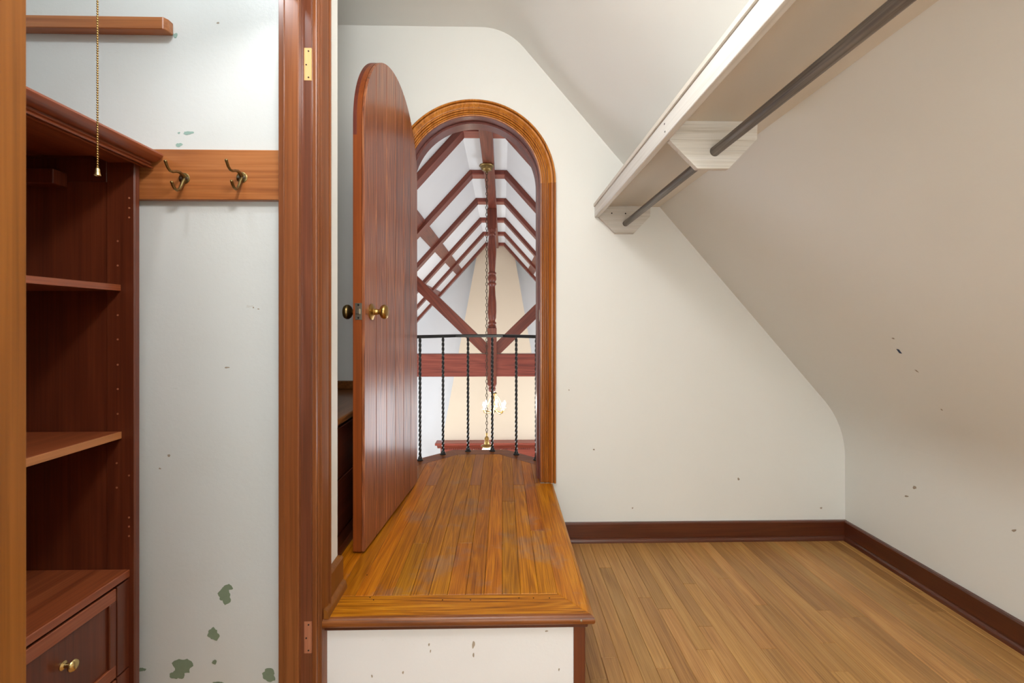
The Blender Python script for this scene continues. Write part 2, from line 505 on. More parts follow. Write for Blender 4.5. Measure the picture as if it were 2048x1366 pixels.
def sheet(prof, thick_dir, name, mat, y0, y1):
    out = [(p[0] + thick_dir[0], p[1] + thick_dir[1]) for p in prof]
    mb = MB()
    n = len(prof)
    vs_ = [(p[0], y0, p[1]) for p in prof] + [(p[0], y1, p[1]) for p in prof] + \
          [(p[0], y0, p[1]) for p in out] + [(p[0], y1, p[1]) for p in out]
    fs_ = []
    for i in range(n - 1):
        fs_ += [(i, i + 1, n + i + 1, n + i), (2 * n + i, 2 * n + i + 1, 3 * n + i + 1, 3 * n + i),
                (i, i + 1, 2 * n + i + 1, 2 * n + i), (n + i, n + i + 1, 3 * n + i + 1, 3 * n + i)]
    fs_ += [(0, n, 3 * n, 2 * n), (n - 1, 2 * n - 1, 4 * n - 1, 3 * n - 1)]
    mb.add(vs_, fs_)
    return mb.build(name, mat, smooth=35)


struct(sheet(ceil_prof, (0.06, 0.10), 'ceiling', 'cream', Y0, YW),
       'cream plaster ceiling, flat then curving into the steep roof slope', 'ceiling')
wall_right = struct(sheet(wall_prof, (0.10, 0.06), 'wall_right', 'cream', Y0, YW),
                    'low cream knee wall under the sloping ceiling', 'wall')

# wall with the arched opening
hole = [(AX + R_IN, HP - 0.029)] + arc(AX, AZ, R_IN, 0, math.pi, 40) + [(AX - R_IN, HP - 0.029)]
outer = [(-2.9, -2.95), (2.6, -2.95), (2.6, 3.3), (-2.9, 3.3)]
wall_back = MB().prism(outer, YW, YH, 'Y', [hole]).build('wall_back', 'cream')
struct(wall_back, 'cream plaster wall pierced by the narrow arched doorway', 'wall')

# left wall with the side doorway (near jamb .. far jamb)
JY0, JY1, JH = onX(56, 650, XL + 0.012).y + 0.004, onX(632, 650, XL + 0.010).y - 0.006, 2.06
lw = [(Y0, 0), (JY0 - 0.02, 0), (JY0 - 0.02, JH + 0.02), (JY1 + 0.02, JH + 0.02), (JY1 + 0.02, 0), (YB1, 0), (YB1, ZC), (Y0, ZC)]
struct(MB().prism(lw, XL - 0.08, XL, 'X').build('wall_left', 'cream'),
       'cream wall end beside the doorway into the small side room', 'wall')
wall_side = MB().box(-1.95, XL - 0.08, YB0, YB1, 0, ZC).build('wall_side', 'side_wall')
struct(wall_side, 'grey-white wall with green paint chips behind the hook rail', 'wall')
struct(MB().box(-1.95, XL - 0.09, -0.75, -0.65, 0, ZC).build('wall_side_near', 'side_wall'),
       'plain wall closing the small side room', 'wall')
struct(MB().box(-1.95, -1.86, -0.65, YW, 0, ZC).build('wall_side_left', 'side_wall'),
       'plain wall behind the cherry cabinet', 'wall')
struct(MB().box(-1.95, XR + 0.1, Y0 - 0.1, Y0, 0, ZC + 0.1).build('wall_front', 'cream'),
       'cream wall closing the closet behind the viewer', 'wall')

# paint chips and marks (flat, lying on the walls)
def chip(parent, pts3, nrm, mat, name='paint_chip', t=0.0006):
    n = Vector(nrm).normalized()
    a = [Vector(p) for p in pts3]
    k = len(a)
    mb = MB()
    vs_ = [p + n * t for p in a] + [p - n * 0.001 for p in a]
    tr = tessellate_polygon([a])
    fs_ = [tuple(q) for q in tr]
    fs_ += [(i, (i + 1) % k, k + (i + 1) % k, k + i) for i in range(k)]
    mb.add(vs_, fs_)
    return mb.build(name, mat, parent)


def blob(cx, cy, rx, ry, n=22, jag=0.28, seed=0):
    rr = random.Random(seed)
    ph = [rr.uniform(0, 6.28) for _ in range(4)]
    out = []
    for i in range(n):
        a = 2 * math.pi * i / n
        k = 1 + jag * (0.5 * math.sin(2 * a + ph[0]) + 0.35 * math.sin(3 * a + ph[1]) + 0.3 * math.sin(7 * a + ph[2])) + rr.uniform(-0.09, 0.09)
        out.append((cx + rx * k * math.cos(a), cy + ry * k * math.sin(a)))
    return out


for i, (cx, cy, rx, ry, mt) in enumerate([
        (450, 1191, 13, 15, 'green'), (457, 1174, 8, 6, 'green'), (427, 1268, 11, 12, 'green'),
        (366, 1332, 17, 17, 'green'), (354, 1350, 13, 9, 'green'), (429, 1324, 5, 4, 'green'),
        (538, 1350, 14, 12, 'green'), (284, 1339, 7, 4, 'green'), (436, 1366, 11, 3, 'green'),
        (377, 266, 10, 3.5, 'green2'), (358, 290, 7, 3.5, 'green2'), (351, 71, 4, 5, 'green2'), (358, 266, 2.5, 2, 'green2')]):
    chip(wall_side, [onY(x, y, YB0) for x, y in blob(cx, cy, rx, ry, 24, 0.3, i)], (0, -1, 0), mt, t=0.0005 + 0.00015 * (i % 3))
for i, (cx, cy, rx, ry) in enumerate([(454, 735, 5, 1.6), (338, 911, 2.5, 3), (320, 937, 2.5, 1.5), (436, 46, 3, 1.5), (507, 615, 1.5, 1.5), (517, 618, 2, 1.2)]):
    chip(wall_side, [onY(x, y, YB0) for x, y in blob(cx, cy, rx, ry, 12, 0.3, 50 + i)], (0, -1, 0), 'greydirt', 'scuff_mark')
for i, (cx, cy, rx, ry) in enumerate([(1477, 958, 2.2, 2.6), (1642, 1016, 2, 2), (1188, 899, 1.5, 1.5), (1187, 899, 1.2, 1.4), (1138, 780, 1.2, 1.2), (1265, 1016, 1.4, 1.6)]):
    chip(wall_back, [onY(x, y, YW) for x, y in blob(cx, cy, rx, ry, 10, 0.3, 70 + i)], (0, -1, 0), 'greydirt', 'scuff_mark')
nsl = Vector((-sl.y, 0, sl.x)) * (1 if sl.y < 0 else -1)
nsl = Vector((sl.y, 0, -sl.x))          # into the room, away from the slope
if nsl.x > 0: nsl = -nsl


def on_slope(px, py):
    d = ray(px, py)
    # slope plane: z = p_a.z + m_s (x - p_a.x)
    t = (p_a.z - m_s * p_a.x - CZ) / (d.z - m_s * d.x)
    return Vector((0, 0, CZ)) + d * t


ceiling_o = bpy.data.objects['ceiling']
chip(ceiling_o, [on_slope(x, y) for x, y in ((1793, 698), (1798, 699), (1804, 707), (1799, 706))], nsl, 'blue', 'blue_chip', 0.001)
for i, (a, b) in enumerate([((1829, 739), (1838, 745)), ((1736, 847), (1743, 849)), ((1881, 818), (1886, 821)), ((1783, 676), (1790, 678))]):
    chip(ceiling_o, [on_slope(*a), on_slope((a[0] + b[0]) / 2, (a[1] + b[1]) / 2 - 1.6), on_slope(*b), on_slope((a[0] + b[0]) / 2, (a[1] + b[1]) / 2 + 1.2)], nsl, 'greydirt', 'scuff_mark')
for i, (cx, cy, rx, ry) in enumerate([(1829, 975, 3.2, 3.6), (1813, 992.5, 3.5, 1.8), (2028, 1061, 4, 2.5)]):
    chip(wall_right, [onX(x, y, XR) for x, y in blob(cx, cy, rx, ry, 12, 0.3, 90 + i)], (-1, 0, 0), 'greydirt', 'scuff_mark')

# closet floor: sub-floor and single oak boards
floor = MB().box(-1.86, XR + 0.02, Y0, YW, -0.06, -0.012).build('floor', 'dark')
struct(floor, 'natural oak strip floor of the closet', 'floor')
BW = 0.0565
x = XR - 0.004
ci = 0
while x - BW > -0.62:
    x0, x1 = x - BW, x
    stop = YW - 0.012
    start = Y0
    if x0 < 0.215:
        stop = 1.30                       # the platform stands further in
    y = stop
    rr = random.Random(100 + ci)
    first = True
    while y > start + 0.01:
        ln = rr.uniform(0.55, 1.75)
        if first: ln *= rr.uniform(0.35, 1.0); first = False
        ye = max(start, y - ln)
        if ye - start < 0.25: ye = start
        MB().box(x0 + 0.0002, x1 - 0.0002, ye + 0.0002, y - 0.0002, -0.014, 0.0).build('plank', 'floor', floor, bevel=0.0014)
        y = ye
    x -= BW
    ci += 1
struct(MB().box(-1.86, -0.62, -0.65, YB0, -0.05, 0.0).build('floor_side', 'floor'), 'oak floor of the small side room', 'floor')

# baseboards
def base_run(name, mat, pts, label):
    o = thing(name, pts[0], label, 'baseboard', kind='structure')
    return o


bb_h, bb_t = 0.098, 0.018
b1 = thing('baseboard_back', (1.0, YW, 0), 'dark mahogany baseboard along the foot of the arch wall', 'baseboard', kind='structure')
prof = [(YW, 0), (YW - bb_t, 0), (YW - bb_t, bb_h - 0.006), (YW - bb_t + 0.004, bb_h), (YW, bb_h)]
MB().prism(prof, 0.235, XR, 'X').build('board', 'base', b1)
sh = [(YW - bb_t, 0)] + [(YW - bb_t - 0.013 * math.cos(a), 0.022 * math.sin(a)) for a in [i * math.pi / 12 for i in range(7)]]
MB().prism(sh, 0.235, XR - 0.01, 'X').build('shoe_moulding', 'base', b1, smooth=50)
b2 = thing('baseboard_right', (XR, 0.4, 0), 'dark mahogany baseboard along the knee wall', 'baseboard', kind='structure')
prof = [(XR, 0), (XR - bb_t, 0), (XR - bb_t, bb_h - 0.006), (XR - bb_t + 0.004, bb_h), (XR, bb_h)]
MB().prism(prof, Y0, YW - bb_t, 'Y').build('board', 'base_y', b2)
sh = [(XR - bb_t, 0)] + [(XR - bb_t - 0.013 * math.cos(a), 0.022 * math.sin(a)) for a in [i * math.pi / 12 for i in range(7)]]
MB().prism(sh, Y0, YW - bb_t - 0.012, 'Y').build('shoe_moulding', 'base_y', b2, smooth=50)
# on the platform, on the end of the left wall
b3 = thing('baseboard_left', (XL, 1.36, HP), 'short brown baseboard on the platform beside the door frame', 'baseboard', kind='structure')
z0 = HP
prof = [(XL, z0), (XL + bb_t, z0), (XL + bb_t, z0 + bb_h - 0.006), (XL + bb_t - 0.004, z0 + bb_h), (XL, z0 + bb_h)]
MB().prism(prof, 1.305, YB1, 'Y').build('board', 'near', b3)
sh = [(XL + bb_t, z0)] + [(XL + bb_t + 0.014 * math.cos(a), z0 + 0.026 * math.sin(a)) for a in [i * math.pi / 12 for i in range(7)]]
MB().prism(sh, 1.265, YB1 - 0.004, 'Y').build('shoe_moulding', 'near', b3, smooth=50)
# ------------------------------------------------------------------ platform with balcony
PX1 = onZ(1107, 968, HP).x          # right edge
PF = onZ(900, 1237, HP).y           # front edge
FB = onZ(1114, 1186.5, HP).y        # back edge of the front border
BX = onZ(1114.3, 1186.5, HP).x      # left edge of the right border
plat = thing('raised_platform', (0, PF, 0), 'raised golden oak platform with mitred nosing leading through the arch', 'platform')
PT = 0.028
pw = (BX - onZ(748.5, 1186.5, HP).x) / 10.0
YT = YW - 0.045                      # boards change tone near the doorway
DX0 = -0.60
# half-octagon balcony outline
OC = 0.172                           # half length of the middle facet
YO = 2.935                           # outer edge of the middle facet
BB = 0.105                           # border board width
def oct_y(xx, inset=0.0):
    """far edge of the balcony at x, moved in by inset"""
    d = abs(xx - AX)
    yo = YO - inset
    oc = OC - inset * math.tan(math.radians(22.5))
    return yo if d <= oc else yo - (d - oc)


def plank_poly(x0, x1, y0, yfun):
    xs = sorted({x0, x1, *[q for q in (AX - OC + BB * 0.4142, AX + OC - BB * 0.4142) if x0 < q < x1]})
    return [(x0, y0), (x1, y0)] + [(q, yfun(q)) for q in reversed(xs)]


gap = 0.0004
THRU = []
k = 0
xx = BX
while xx > DX0 + 0.005:
    x1 = xx; x0 = max(xx - pw, DX0)
    rr = random.Random(300 + k)
    y1 = YT + (0.0 if k % 2 else 0.018)
    thru = abs(x0 - AX) < R_IN - 0.012 and abs(x1 - AX) < R_IN - 0.012 and k % 4 != 1
    cuts = [FB, y1]
    if k == 0: cuts = [FB, onZ(1070, 1061, HP).y, y1]
    elif k in (2, 5, 8): cuts = [FB, rr.uniform(1.6, 2.1), y1]
    for a, b in zip(cuts[:-1], cuts[1:]):
        if thru and b == cuts[-1]:
            MB().prism(plank_poly(x0 + gap, x1 - gap, a + gap, lambda q: oct_y(q, BB)), HP - PT, HP, 'Z').build('plank', 'plat', plat, bevel=0.0011)
            THRU.append(x1)
            continue
        MB().box(x0 + gap, x1 - gap, a + gap, b - gap, HP - PT, HP).build('plank', 'plat', plat, bevel=0.0011)
    if abs((x0 + x1) / 2 - AX) < R_STOP + 0.03 and x1 <= BX + 0.001:
        pass
    xx = x0; k += 1
# boards running on through the doorway
x0g = BX + 2 * pw
xx = x0g
while xx > AX - 0.62:
    x1 = xx; x0 = xx - pw
    inside = min(abs(x0 - AX), abs(x1 - AX))
    ye = lambda q: oct_y(q, BB)
    if inside < R_IN - 0.004 and not any(abs(x1 - q) < 0.01 for q in THRU):
        a0, a1 = max(x0, AX - R_IN), min(x1, AX + R_IN)
        kk = int(round((BX - x1) / pw))
        ys = YT + (0.0 if kk % 2 else 0.018) if x1 <= BX + 0.001 else YW - 0.02
        MB().prism(plank_poly(a0 + gap, a1 - gap, ys + gap, ye), HP - PT, HP, 'Z').build('plank', 'balc', plat, bevel=0.0010)
    if abs((x0 + x1) / 2 - AX) > R_IN - pw and ye((x0 + x1) / 2) > YH + 0.01:
        y1m = min(ye(x0 + gap), ye(x1 - gap))
        MB().prism([(x0 + gap, YH), (x1 - gap, YH), (x1 - gap, max(YH + 0.002, ye(x1 - gap))), (x0 + gap, max(YH + 0.002, ye(x0 + gap)))],
                   HP - PT, HP - 0.0002, 'Z').build('plank', 'balc', plat)
    xx = x0
# border boards: front, right, three on the balcony
NR = 0.014
def nosed(pts_top, name, mat, round_edge=None):
    return MB().prism(pts_top, HP - PT, HP + 0.0002, 'Z').build(name, mat, plat, bevel=0.0008)


MB().prism([(XL - 0.05, PF + NR), (PX1 - NR, PF + NR), (BX, FB), (XL - 0.05, FB)], HP - PT, HP, 'Z').build('front_border', 'plat_x', plat, bevel=0.0012)
MB().prism([(PX1 - NR, PF + NR), (PX1 - NR, YW - 0.026), (BX, YW - 0.026), (BX, FB)], HP - PT, HP, 'Z').build('side_border', 'plat', plat, bevel=0.0012)
# bull-nose along the front and the right edge
def nose_prof(n=8):
    return [(-math.cos(a) * NR, math.sin(a) * NR) for a in [-math.pi / 2 + math.pi * i / n for i in range(n + 1)]]


zc = HP - PT / 2
yc = PF + NR
ring_a, ring_b, ring_c = [], [], []
for i in range(11):
    a = -math.pi / 2 + math.pi * i / 10
    o_ = math.cos(a) * NR; z_ = zc + math.sin(a) * PT / 2
    ring_a.append((XL - 0.03, yc - o_, z_)); ring_b.append((PX1 - NR + o_, yc - o_, z_)); ring_c.append((PX1 - NR + o_, YW - 0.03, z_))
MB().rings([ring_a, ring_b], True, True).build('nosing', 'balc_x', plat, smooth=60)
MB().rings([ring_b, ring_c], True, True).build('nosing', 'plat', plat, smooth=60)
# cove below the nosing, riser, corner post, side
RY = PF + 0.022
MB().box(XL - 0.03, PX1 - 0.018, RY - 0.009, RY + 0.004, HP - PT - 0.012, HP - PT + 0.001).build('cove_moulding', 'base', plat, bevel=0.003)
px0 = onY(1147, 1300, RY).x; px1 = onY(1170, 1300, RY).x
MB().box(XL - 0.05, px0, RY, RY + 0.02, 0, HP - PT).build('riser', 'riser', plat)
MB().box(px0, px1, RY - 0.004, RY + 0.03, 0, HP - PT).build('corner_post', 'post', plat, bevel=0.0012)
MB().box(px1 - 0.018, px1, RY + 0.03, YW - 0.001, 0, HP - PT).build('side_panel', 'base_y', plat)
for i, (cx, cy, rx, ry) in enumerate([(947, 1289, 3, 7), (947, 1310, 1.5, 5), (858, 1289, 1.5, 3), (861, 1302, 1.2, 3), (1093, 1262, 3, 1.5), (806, 1345, 2, 2.5), (1118, 1339, 1.5, 2.5), (744, 1352, 1.5, 3)]):
    chip(plat, [onY(x, y, RY) for x, y in blob(cx, cy, rx, ry, 12, 0.3, 130 + i)], (0, -1, 0), 'greydirt', 'scuff_mark')
p = onY(1162.5, 1241, PF + 0.002)
MB().lathe([(0.004, -0.004), (0.004, 0.0), (0.0028, 0.0015), (0.0, 0.002)], (p.x, PF + 0.0012, p.z), (Vector((0, -1, 0)), Vector((1, 0, 0)), Vector((0, 0, 1))), 12).build('screw', 'steel', plat, smooth=40)
for (qx, qy) in ((740, 1195), (747, 1200), (885, 1200), (941, 1200), (1038, 1196), (1067, 1196), (1099, 1196), (734, 1150)):
    q = onZ(qx, qy, HP)
    MB().lathe([(0.002, -0.001), (0.002, 0.0006), (0, 0.0007)], q, 'Z', 8).build('nail_hole', 'dark', plat)
# balcony border boards (mitred) and edge
tan = math.tan(math.radians(22.5))
om, im = OC, OC - BB * tan
yo, yi = YO, YO - BB
ext = 0.50
def sgn_poly(s, pts): return [(AX + s * p_[0], p_[1]) for p_ in pts]


MB().prism([(AX - om, yo), (AX + om, yo), (AX + im, yi), (AX - im, yi)], HP - PT, HP, 'Z').build('balcony_border', 'balc_x', plat, bevel=0.0012)
for s in (-1, 1):
    lo_o = (om + (yo - YH), YH); lo_i = (im + (yi - YH), YH)
    MB().prism(sgn_poly(s, [(om, yo), lo_o, lo_i, (im, yi)]), HP - PT, HP, 'Z').build('balcony_border', 'balc_x', plat, bevel=0.0012)
out_pts = [(AX - om - (yo - YH), YH), (AX - om, yo), (AX + om, yo), (AX + om + (yo - YH), YH)]
MB().prism(out_pts, HP - 0.20, HP - PT, 'Z').build('balcony_fascia', 'balc_x', plat)

# ------------------------------------------------------------------ arched casing, jamb, stop
arch = thing('trim_1', (AX, YW, HP), 'moulded golden wooden casing around the arched doorway', 'door casing', kind='structure')
# profile: (radius, projection from the wall)
cw = R_OUT - R_IN
cprof = [(0.00, 0.0), (0.00, 0.026), (0.03, 0.030), (0.10, 0.031), (0.135, 0.028), (0.145, 0.014), (0.165, 0.014), (0.175, 0.0235), (0.22, 0.0262), (0.29, 0.0262), (0.36, 0.0225), (0.43, 0.0165), (0.49, 0.0145),
         (0.50, 0.0075), (0.52, 0.0075), (0.53, 0.0175), (0.58, 0.0200), (0.63, 0.0175), (0.64, 0.0070), (0.66, 0.0070), (0.67, 0.0150), (0.72, 0.0172), (0.765, 0.0150), (0.775, 0.0060), (0.795, 0.0060), (0.805, 0.0130), (0.85, 0.0148), (0.89, 0.0125),
         (0.90, 0.0065), (0.915, 0.0065), (0.925, 0.0115), (0.99, 0.0115), (1.0, 0.0095), (1.0, 0.0)]
cprof = [(R_OUT - u * cw, w_) for u, w_ in cprof]
def arch_ring(a):
    return [(AX + r * math.cos(a), YW - w_, AZ + r * math.sin(a)) for r, w_ in cprof]


for a0, a1 in ((0, math.pi / 2 - 0.0006), (math.pi / 2 + 0.0006, math.pi)):
    MB().rings([arch_ring(a0 + (a1 - a0) * i / 28) for i in range(29)], True, True).build('casing_arch', 'casing', arch, smooth=28)
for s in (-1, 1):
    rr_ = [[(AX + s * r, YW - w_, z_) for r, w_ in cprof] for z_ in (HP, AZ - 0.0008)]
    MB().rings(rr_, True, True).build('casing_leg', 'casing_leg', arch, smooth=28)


def arch_line(r): return [(AX + r, HP)] + arc(AX, AZ, r, 0, math.pi, 48) + [(AX - r, HP)]


def arch_lining(r0, r1, y0, y1, name, mat):
    a, b = arch_line(r0), arch_line(r1)
    mb = MB()
    rl = [[(p_[0], y0, p_[1]), (q_[0], y0, q_[1]), (q_[0], y1, q_[1]), (p_[0], y1, p_[1])] for p_, q_ in zip(a, b)]
    mb.rings(rl, True, True)
    return mb.build(name, mat, arch, smooth=30)


arch_lining(R_IN, R_IN - 0.004, YW - 0.010, YH + 0.01, 'jamb', 'jamb')
arch_lining(R_IN - 0.003, R_STOP, YW + 0.046, YH + 0.012, 'door_stop', 'jamb')
p = onX(1084, 630, AX + R_IN - 0.005)
MB().box(AX + R_IN - 0.0055, AX + R_IN - 0.003, YW - 0.004, YW + 0.030, p.z - 0.03, p.z + 0.03).build('strike_plate', 'steel', arch, bevel=0.0006)
# hall-side casing
for a0, a1 in ((0, math.pi),):
    rl = [[(AX + r * math.cos(a), YH + w_, AZ + r * math.sin(a)) for r, w_ in cprof] for a in [a0 + (a1 - a0) * i / 40 for i in range(41)]]
    MB().rings(rl, True, True).build('casing_arch', 'casing', arch, smooth=28)

# ------------------------------------------------------------------ arched plank door
HINGE = onY(834.5, 960, YW - 0.012)
FREE = onZ(729, 1105, HP + 0.006)
dv = Vector((FREE.x - HINGE.x, FREE.y - HINGE.y, 0)); DW = dv.length
ang = math.atan2(dv.y, dv.x)
door = thing('door_1', (HINGE.x, HINGE.y, HP), 'open arched door of red-brown vertical planks with brass knobs', 'door', ang, kind='structure')
# local: +x from hinge to free edge, +y = planked face (towards the passage)
DT = 0.042
DR = DW / 2
dz0 = 0.008
dzs = AZ - HP                     # springing height
def door_top(xl, r=DR): return dzs + math.sqrt(max(0.0, r * r - (xl - DR) ** 2))


def door_poly(x0, x1, n=14):
    pts = [(x0, dz0), (x1, dz0)]
    for i in range(n + 1):
        xx_ = x1 + (x0 - x1) * i / n
        pts.append((xx_, door_top(xx_)))
    if x0 <= 1e-6: pts = pts[:-1] + [(0.0, dzs)]
    return pts


core = [(0, dz0), (DW, dz0)] + [(DR + DR * math.cos(math.pi * i / 48), dzs + DR * math.sin(math.pi * i / 48)) for i in range(49)]
FT = 0.011
MB().prism(core, -DT + 0.0, -FT, 'Y').build('core', 'door_edge', door, smooth=25, local=True)
for i in range(6):
    a, b = DW * i / 6, DW * (i + 1) / 6
    g = 0.0009
    xa, xb = a + (g if i else 0), b - (g if i < 5 else 0)
    pts = [(xa, dz0), (xb, dz0)]
    for j in range(15):
        t_ = j / 14
        # finer steps towards the rounded ends
        xx_ = xb + (xa - xb) * (t_ ** (2.2 if i == 5 else 1.0) if i else 1 - (1 - t_) ** 2.2)
        pts.append((xx_, door_top(xx_)))
    MB().prism(pts, -FT, 0.0, 'Y').build('plank', 'door', door, bevel=0.0024, smooth=None, local=True)
# back cover strip over the top edge (darker inlay)
inl = [(DR + (DR + 0.0006) * math.cos(a), dzs + (DR + 0.0006) * math.sin(a)) for a in [math.pi * 0.0 - 0.0 + i * 0.05 for i in range(32)]]
rl = [[(p_[0], -DT + 0.0005, p_[1]), (p_[0], -DT + 0.014, p_[1]), (DR + (p_[0] - DR) * 0.98, -DT + 0.014, dzs + (p_[1] - dzs) * 0.98), (DR + (p_[0] - DR) * 0.98, -DT + 0.0005, dzs + (p_[1] - dzs) * 0.98)] for p_ in [(DW + 0.0006, dzs - 0.05)] + inl]
MB().rings(rl, True, True).build('edge_strip', 'jamb', door, local=True)
KZ = onY(752, 624, 1.70).z - HP
KX = DW - 0.068
ky = (Vector((0, 1, 0)), Vector((1, 0, 0)), Vector((0, 0, 1)))
kn = (Vector((0, -1, 0)), Vector((1, 0, 0)), Vector((0, 0, 1)))
kp = [(0.030, 0.0), (0.0305, 0.003), (0.027, 0.006), (0.020, 0.008), (0.0135, 0.011), (0.011, 0.015), (0.0125, 0.018), (0.0105, 0.021), (0.010, 0.030), (0.014, 0.034), (0.022, 0.038), (0.0268, 0.045), (0.0272, 0.052), (0.0235, 0.059), (0.015, 0.0625), (0.0, 0.0635)]
k1 = MB().lathe(kp, (KX, 0, KZ), ky, 28).build('knob', 'brass', door, smooth=40, local=True)
k2 = MB().lathe(kp, (KX, -DT, KZ), kn, 28).build('knob', 'brass_dark', door, smooth=40, local=True)
lp = MB().box(DW, DW + 0.002, -0.034, -0.009, KZ - 0.030, KZ + 0.030).build('latch_plate', 'steel', door, bevel=0.0006, local=True)
MB().box(DW + 0.001, DW + 0.011, -0.029, -0.015, KZ - 0.010, KZ + 0.010).build('latch_bolt', 'steel', lp, bevel=0.003) if False else None
MB().prism([(-0.029, KZ - 0.010), (-0.015, KZ - 0.010), (-0.015, KZ + 0.010), (-0.029, KZ + 0.010)], DW + 0.001, DW + 0.009, 'X').build('latch_bolt', 'steel', door, bevel=0.002, local=True)
for dz in (-0.023, 0.023):
    MB().lathe([(0.0035, 0.0018), (0.0035, 0.0026), (0.0, 0.003)], (DW, -0.0215, KZ + dz), (Vector((1, 0, 0)), Vector((0, 1, 0)), Vector((0, 0, 1))), 10).build('screw', 'iron', door, local=True)
for hz in (0.25, 1.25):
    MB().lathe([(0.006, 0), (0.006, 0.08), (0.0, 0.083)], (-0.004, -DT - 0.004, hz), 'Z', 12).build('hinge_pin', 'brass_dark', door, smooth=40, local=True)
# ------------------------------------------------------------------ dresser behind the door
dr = thing('built_in_dresser', (-0.85, 1.88, HP), 'dark built-in dresser with two drawers behind the open arched door', 'dresser')
DXF = onZ(680, 1116, HP).x - 0.018
ztop = onX(690, 831.5, DXF + 0.012).z
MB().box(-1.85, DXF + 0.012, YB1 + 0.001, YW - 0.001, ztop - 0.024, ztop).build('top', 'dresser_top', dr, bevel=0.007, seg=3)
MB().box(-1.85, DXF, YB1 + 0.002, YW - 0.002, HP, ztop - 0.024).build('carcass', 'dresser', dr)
MB().box(-1.85, DXF + 0.006, YW - 0.022, YW - 0.0015, ztop, onY(690, 762, YW - 0.02).z).build('back_rail', 'dresser_top', dr, bevel=0.004)
zs = [HP + 0.075, HP + 0.27, ztop - 0.03]
for a, b in zip(zs[:-1], zs[1:]):
    d_ = MB().box(DXF, DXF + 0.009, YB1 + 0.02, YW - 0.06, a + 0.003, b - 0.003).build('drawer', 'dresser', dr, bevel=0.002)
    MB().lathe([(0.008, 0), (0.006, 0.008), (0.013, 0.016), (0.011, 0.022), (0, 0.024)], (DXF + 0.009, 1.98, (a + b) / 2), 'X', 16).build('knob', 'brass_dark', d_, smooth=40)
sh = [(DXF, HP)] + [(DXF + 0.016 * math.cos(a), HP + 0.024 * math.sin(a)) for a in [i * math.pi / 12 for i in range(7)]]
MB().prism(sh, YB1 + 0.003, YW - 0.003, 'Y').build('shoe_moulding', 'base_y', dr, smooth=50)
MB().box(DXF, DXF + 0.006, YB1 + 0.003, YW - 0.003, HP + 0.0, HP + 0.068).build('plinth', 'dresser', dr, bevel=0.002)

# ------------------------------------------------------------------ side doorway frame
fr = thing('trim_2', (XL, (JY0 + JY1) / 2, 0), 'brown varnished frame of the side doorway with empty hinge mortises', 'door frame', kind='structure')
XJ = onY(560, 600, JY1 - 0.012).x
# jamb boards
MB().box(XJ, XL + 0.0005, JY1, JY1 + 0.02, 0, JH).build('jamb', 'frame_jamb', fr, bevel=0.001)
MB().box(XJ, XL + 0.0005, JY0 - 0.02, JY0, 0, JH).build('jamb', 'near', fr, bevel=0.001)
MB().box(XJ, XL + 0.0005, JY0 - 0.02, JY1 + 0.02, JH, JH + 0.02).build('head_jamb', 'frame', fr, bevel=0.001)
xs0 = onY(568, 600, JY1 - 0.018).x; xs1 = onY(597, 600, JY1 - 0.016).x
MB().box(XJ - 0.001, xs1, JY1 - 0.016, JY1 + 0.001, 0, JH).build('stop', 'frame', fr, bevel=0.002)
MB().box(XJ - 0.001, xs0, JY1 - 0.019, JY1 - 0.015, 0, JH).build('stop_bead', 'frame', fr, bevel=0.001)
MB().box(XJ - 0.001, xs1, JY0 - 0.001, JY0 + 0.012, 0, JH).build('stop', 'near', fr, bevel=0.0015)
MB().box(XJ - 0.001, xs1, JY0, JY1, JH - 0.012, JH + 0.001).build('stop', 'frame', fr, bevel=0.0015)
# moulded casing on the closet face
dcw = onX(660, 650, XL + 0.021).y - (JY1 + 0.006)
dprof = [(0.0, 0.0), (0.0, 0.009), (0.02, 0.0115), (0.08, 0.0115), (0.09, 0.005), (0.11, 0.005), (0.12, 0.0125), (0.17, 0.0150), (0.22, 0.0125), (0.23, 0.006), (0.25, 0.006), (0.26, 0.0145), (0.31, 0.0170), (0.36, 0.0145), (0.37, 0.007), (0.40, 0.007),
         (0.41, 0.0145), (0.50, 0.0165), (0.70, 0.0215), (0.80, 0.0225), (0.84, 0.0195), (0.85, 0.010), (0.875, 0.010), (0.885, 0.0240), (0.93, 0.0265), (0.98, 0.0255), (1.0, 0.022), (1.0, 0.0)]
def casing_leg(yin, sgn, mat, z0_, z1_):
    rl = [[(XL + w_, yin + sgn * u * dcw, z_) for u, w_ in dprof] for z_ in (z0_, z1_)]
    return MB().rings(rl, True, True).build('casing', mat, fr, smooth=28)


casing_leg(JY1 + 0.006, 1, 'frame', 0, JH + 0.10)
MB().box(XL, XL + 0.012, JY0 - 0.004 - dcw, JY0 - 0.004, 0, JH + 0.10).build('casing', 'near', fr, bevel=0.002)
rl = [[(XL + w_, y_, JH + 0.005 + u * dcw) for u, w_ in dprof] for y_ in (JY0, JY1)]
MB().rings(rl, True, True).build('casing', 'frame', fr, smooth=28)
# hinge mortises in the far jamb
for (y_a, y_b, mt) in ((96, 161, 'mortise'), (1243, 1306, 'mortise2')):
    a = onY(608.5, y_a, JY1); b = onY(630.5, y_b, JY1)
    mo = MB().box(a.x, XL + 0.0007, JY1 - 0.0006, JY1 + 0.003, b.z, a.z).build('hinge_mortise', mt, fr)
    h = a.z - b.z
    for (fx, fz) in ((0.62, 0.90), (0.30, 0.48), (0.62, 0.09)):
        hx = a.x + (XL - a.x) * fx
        MB().lathe([(0.0022, 0), (0.0022, 0.0012), (0, 0.0013)], (hx, JY1 - 0.0002, b.z + fz * h), kn, 10).build('screw_hole', 'dark', mo)

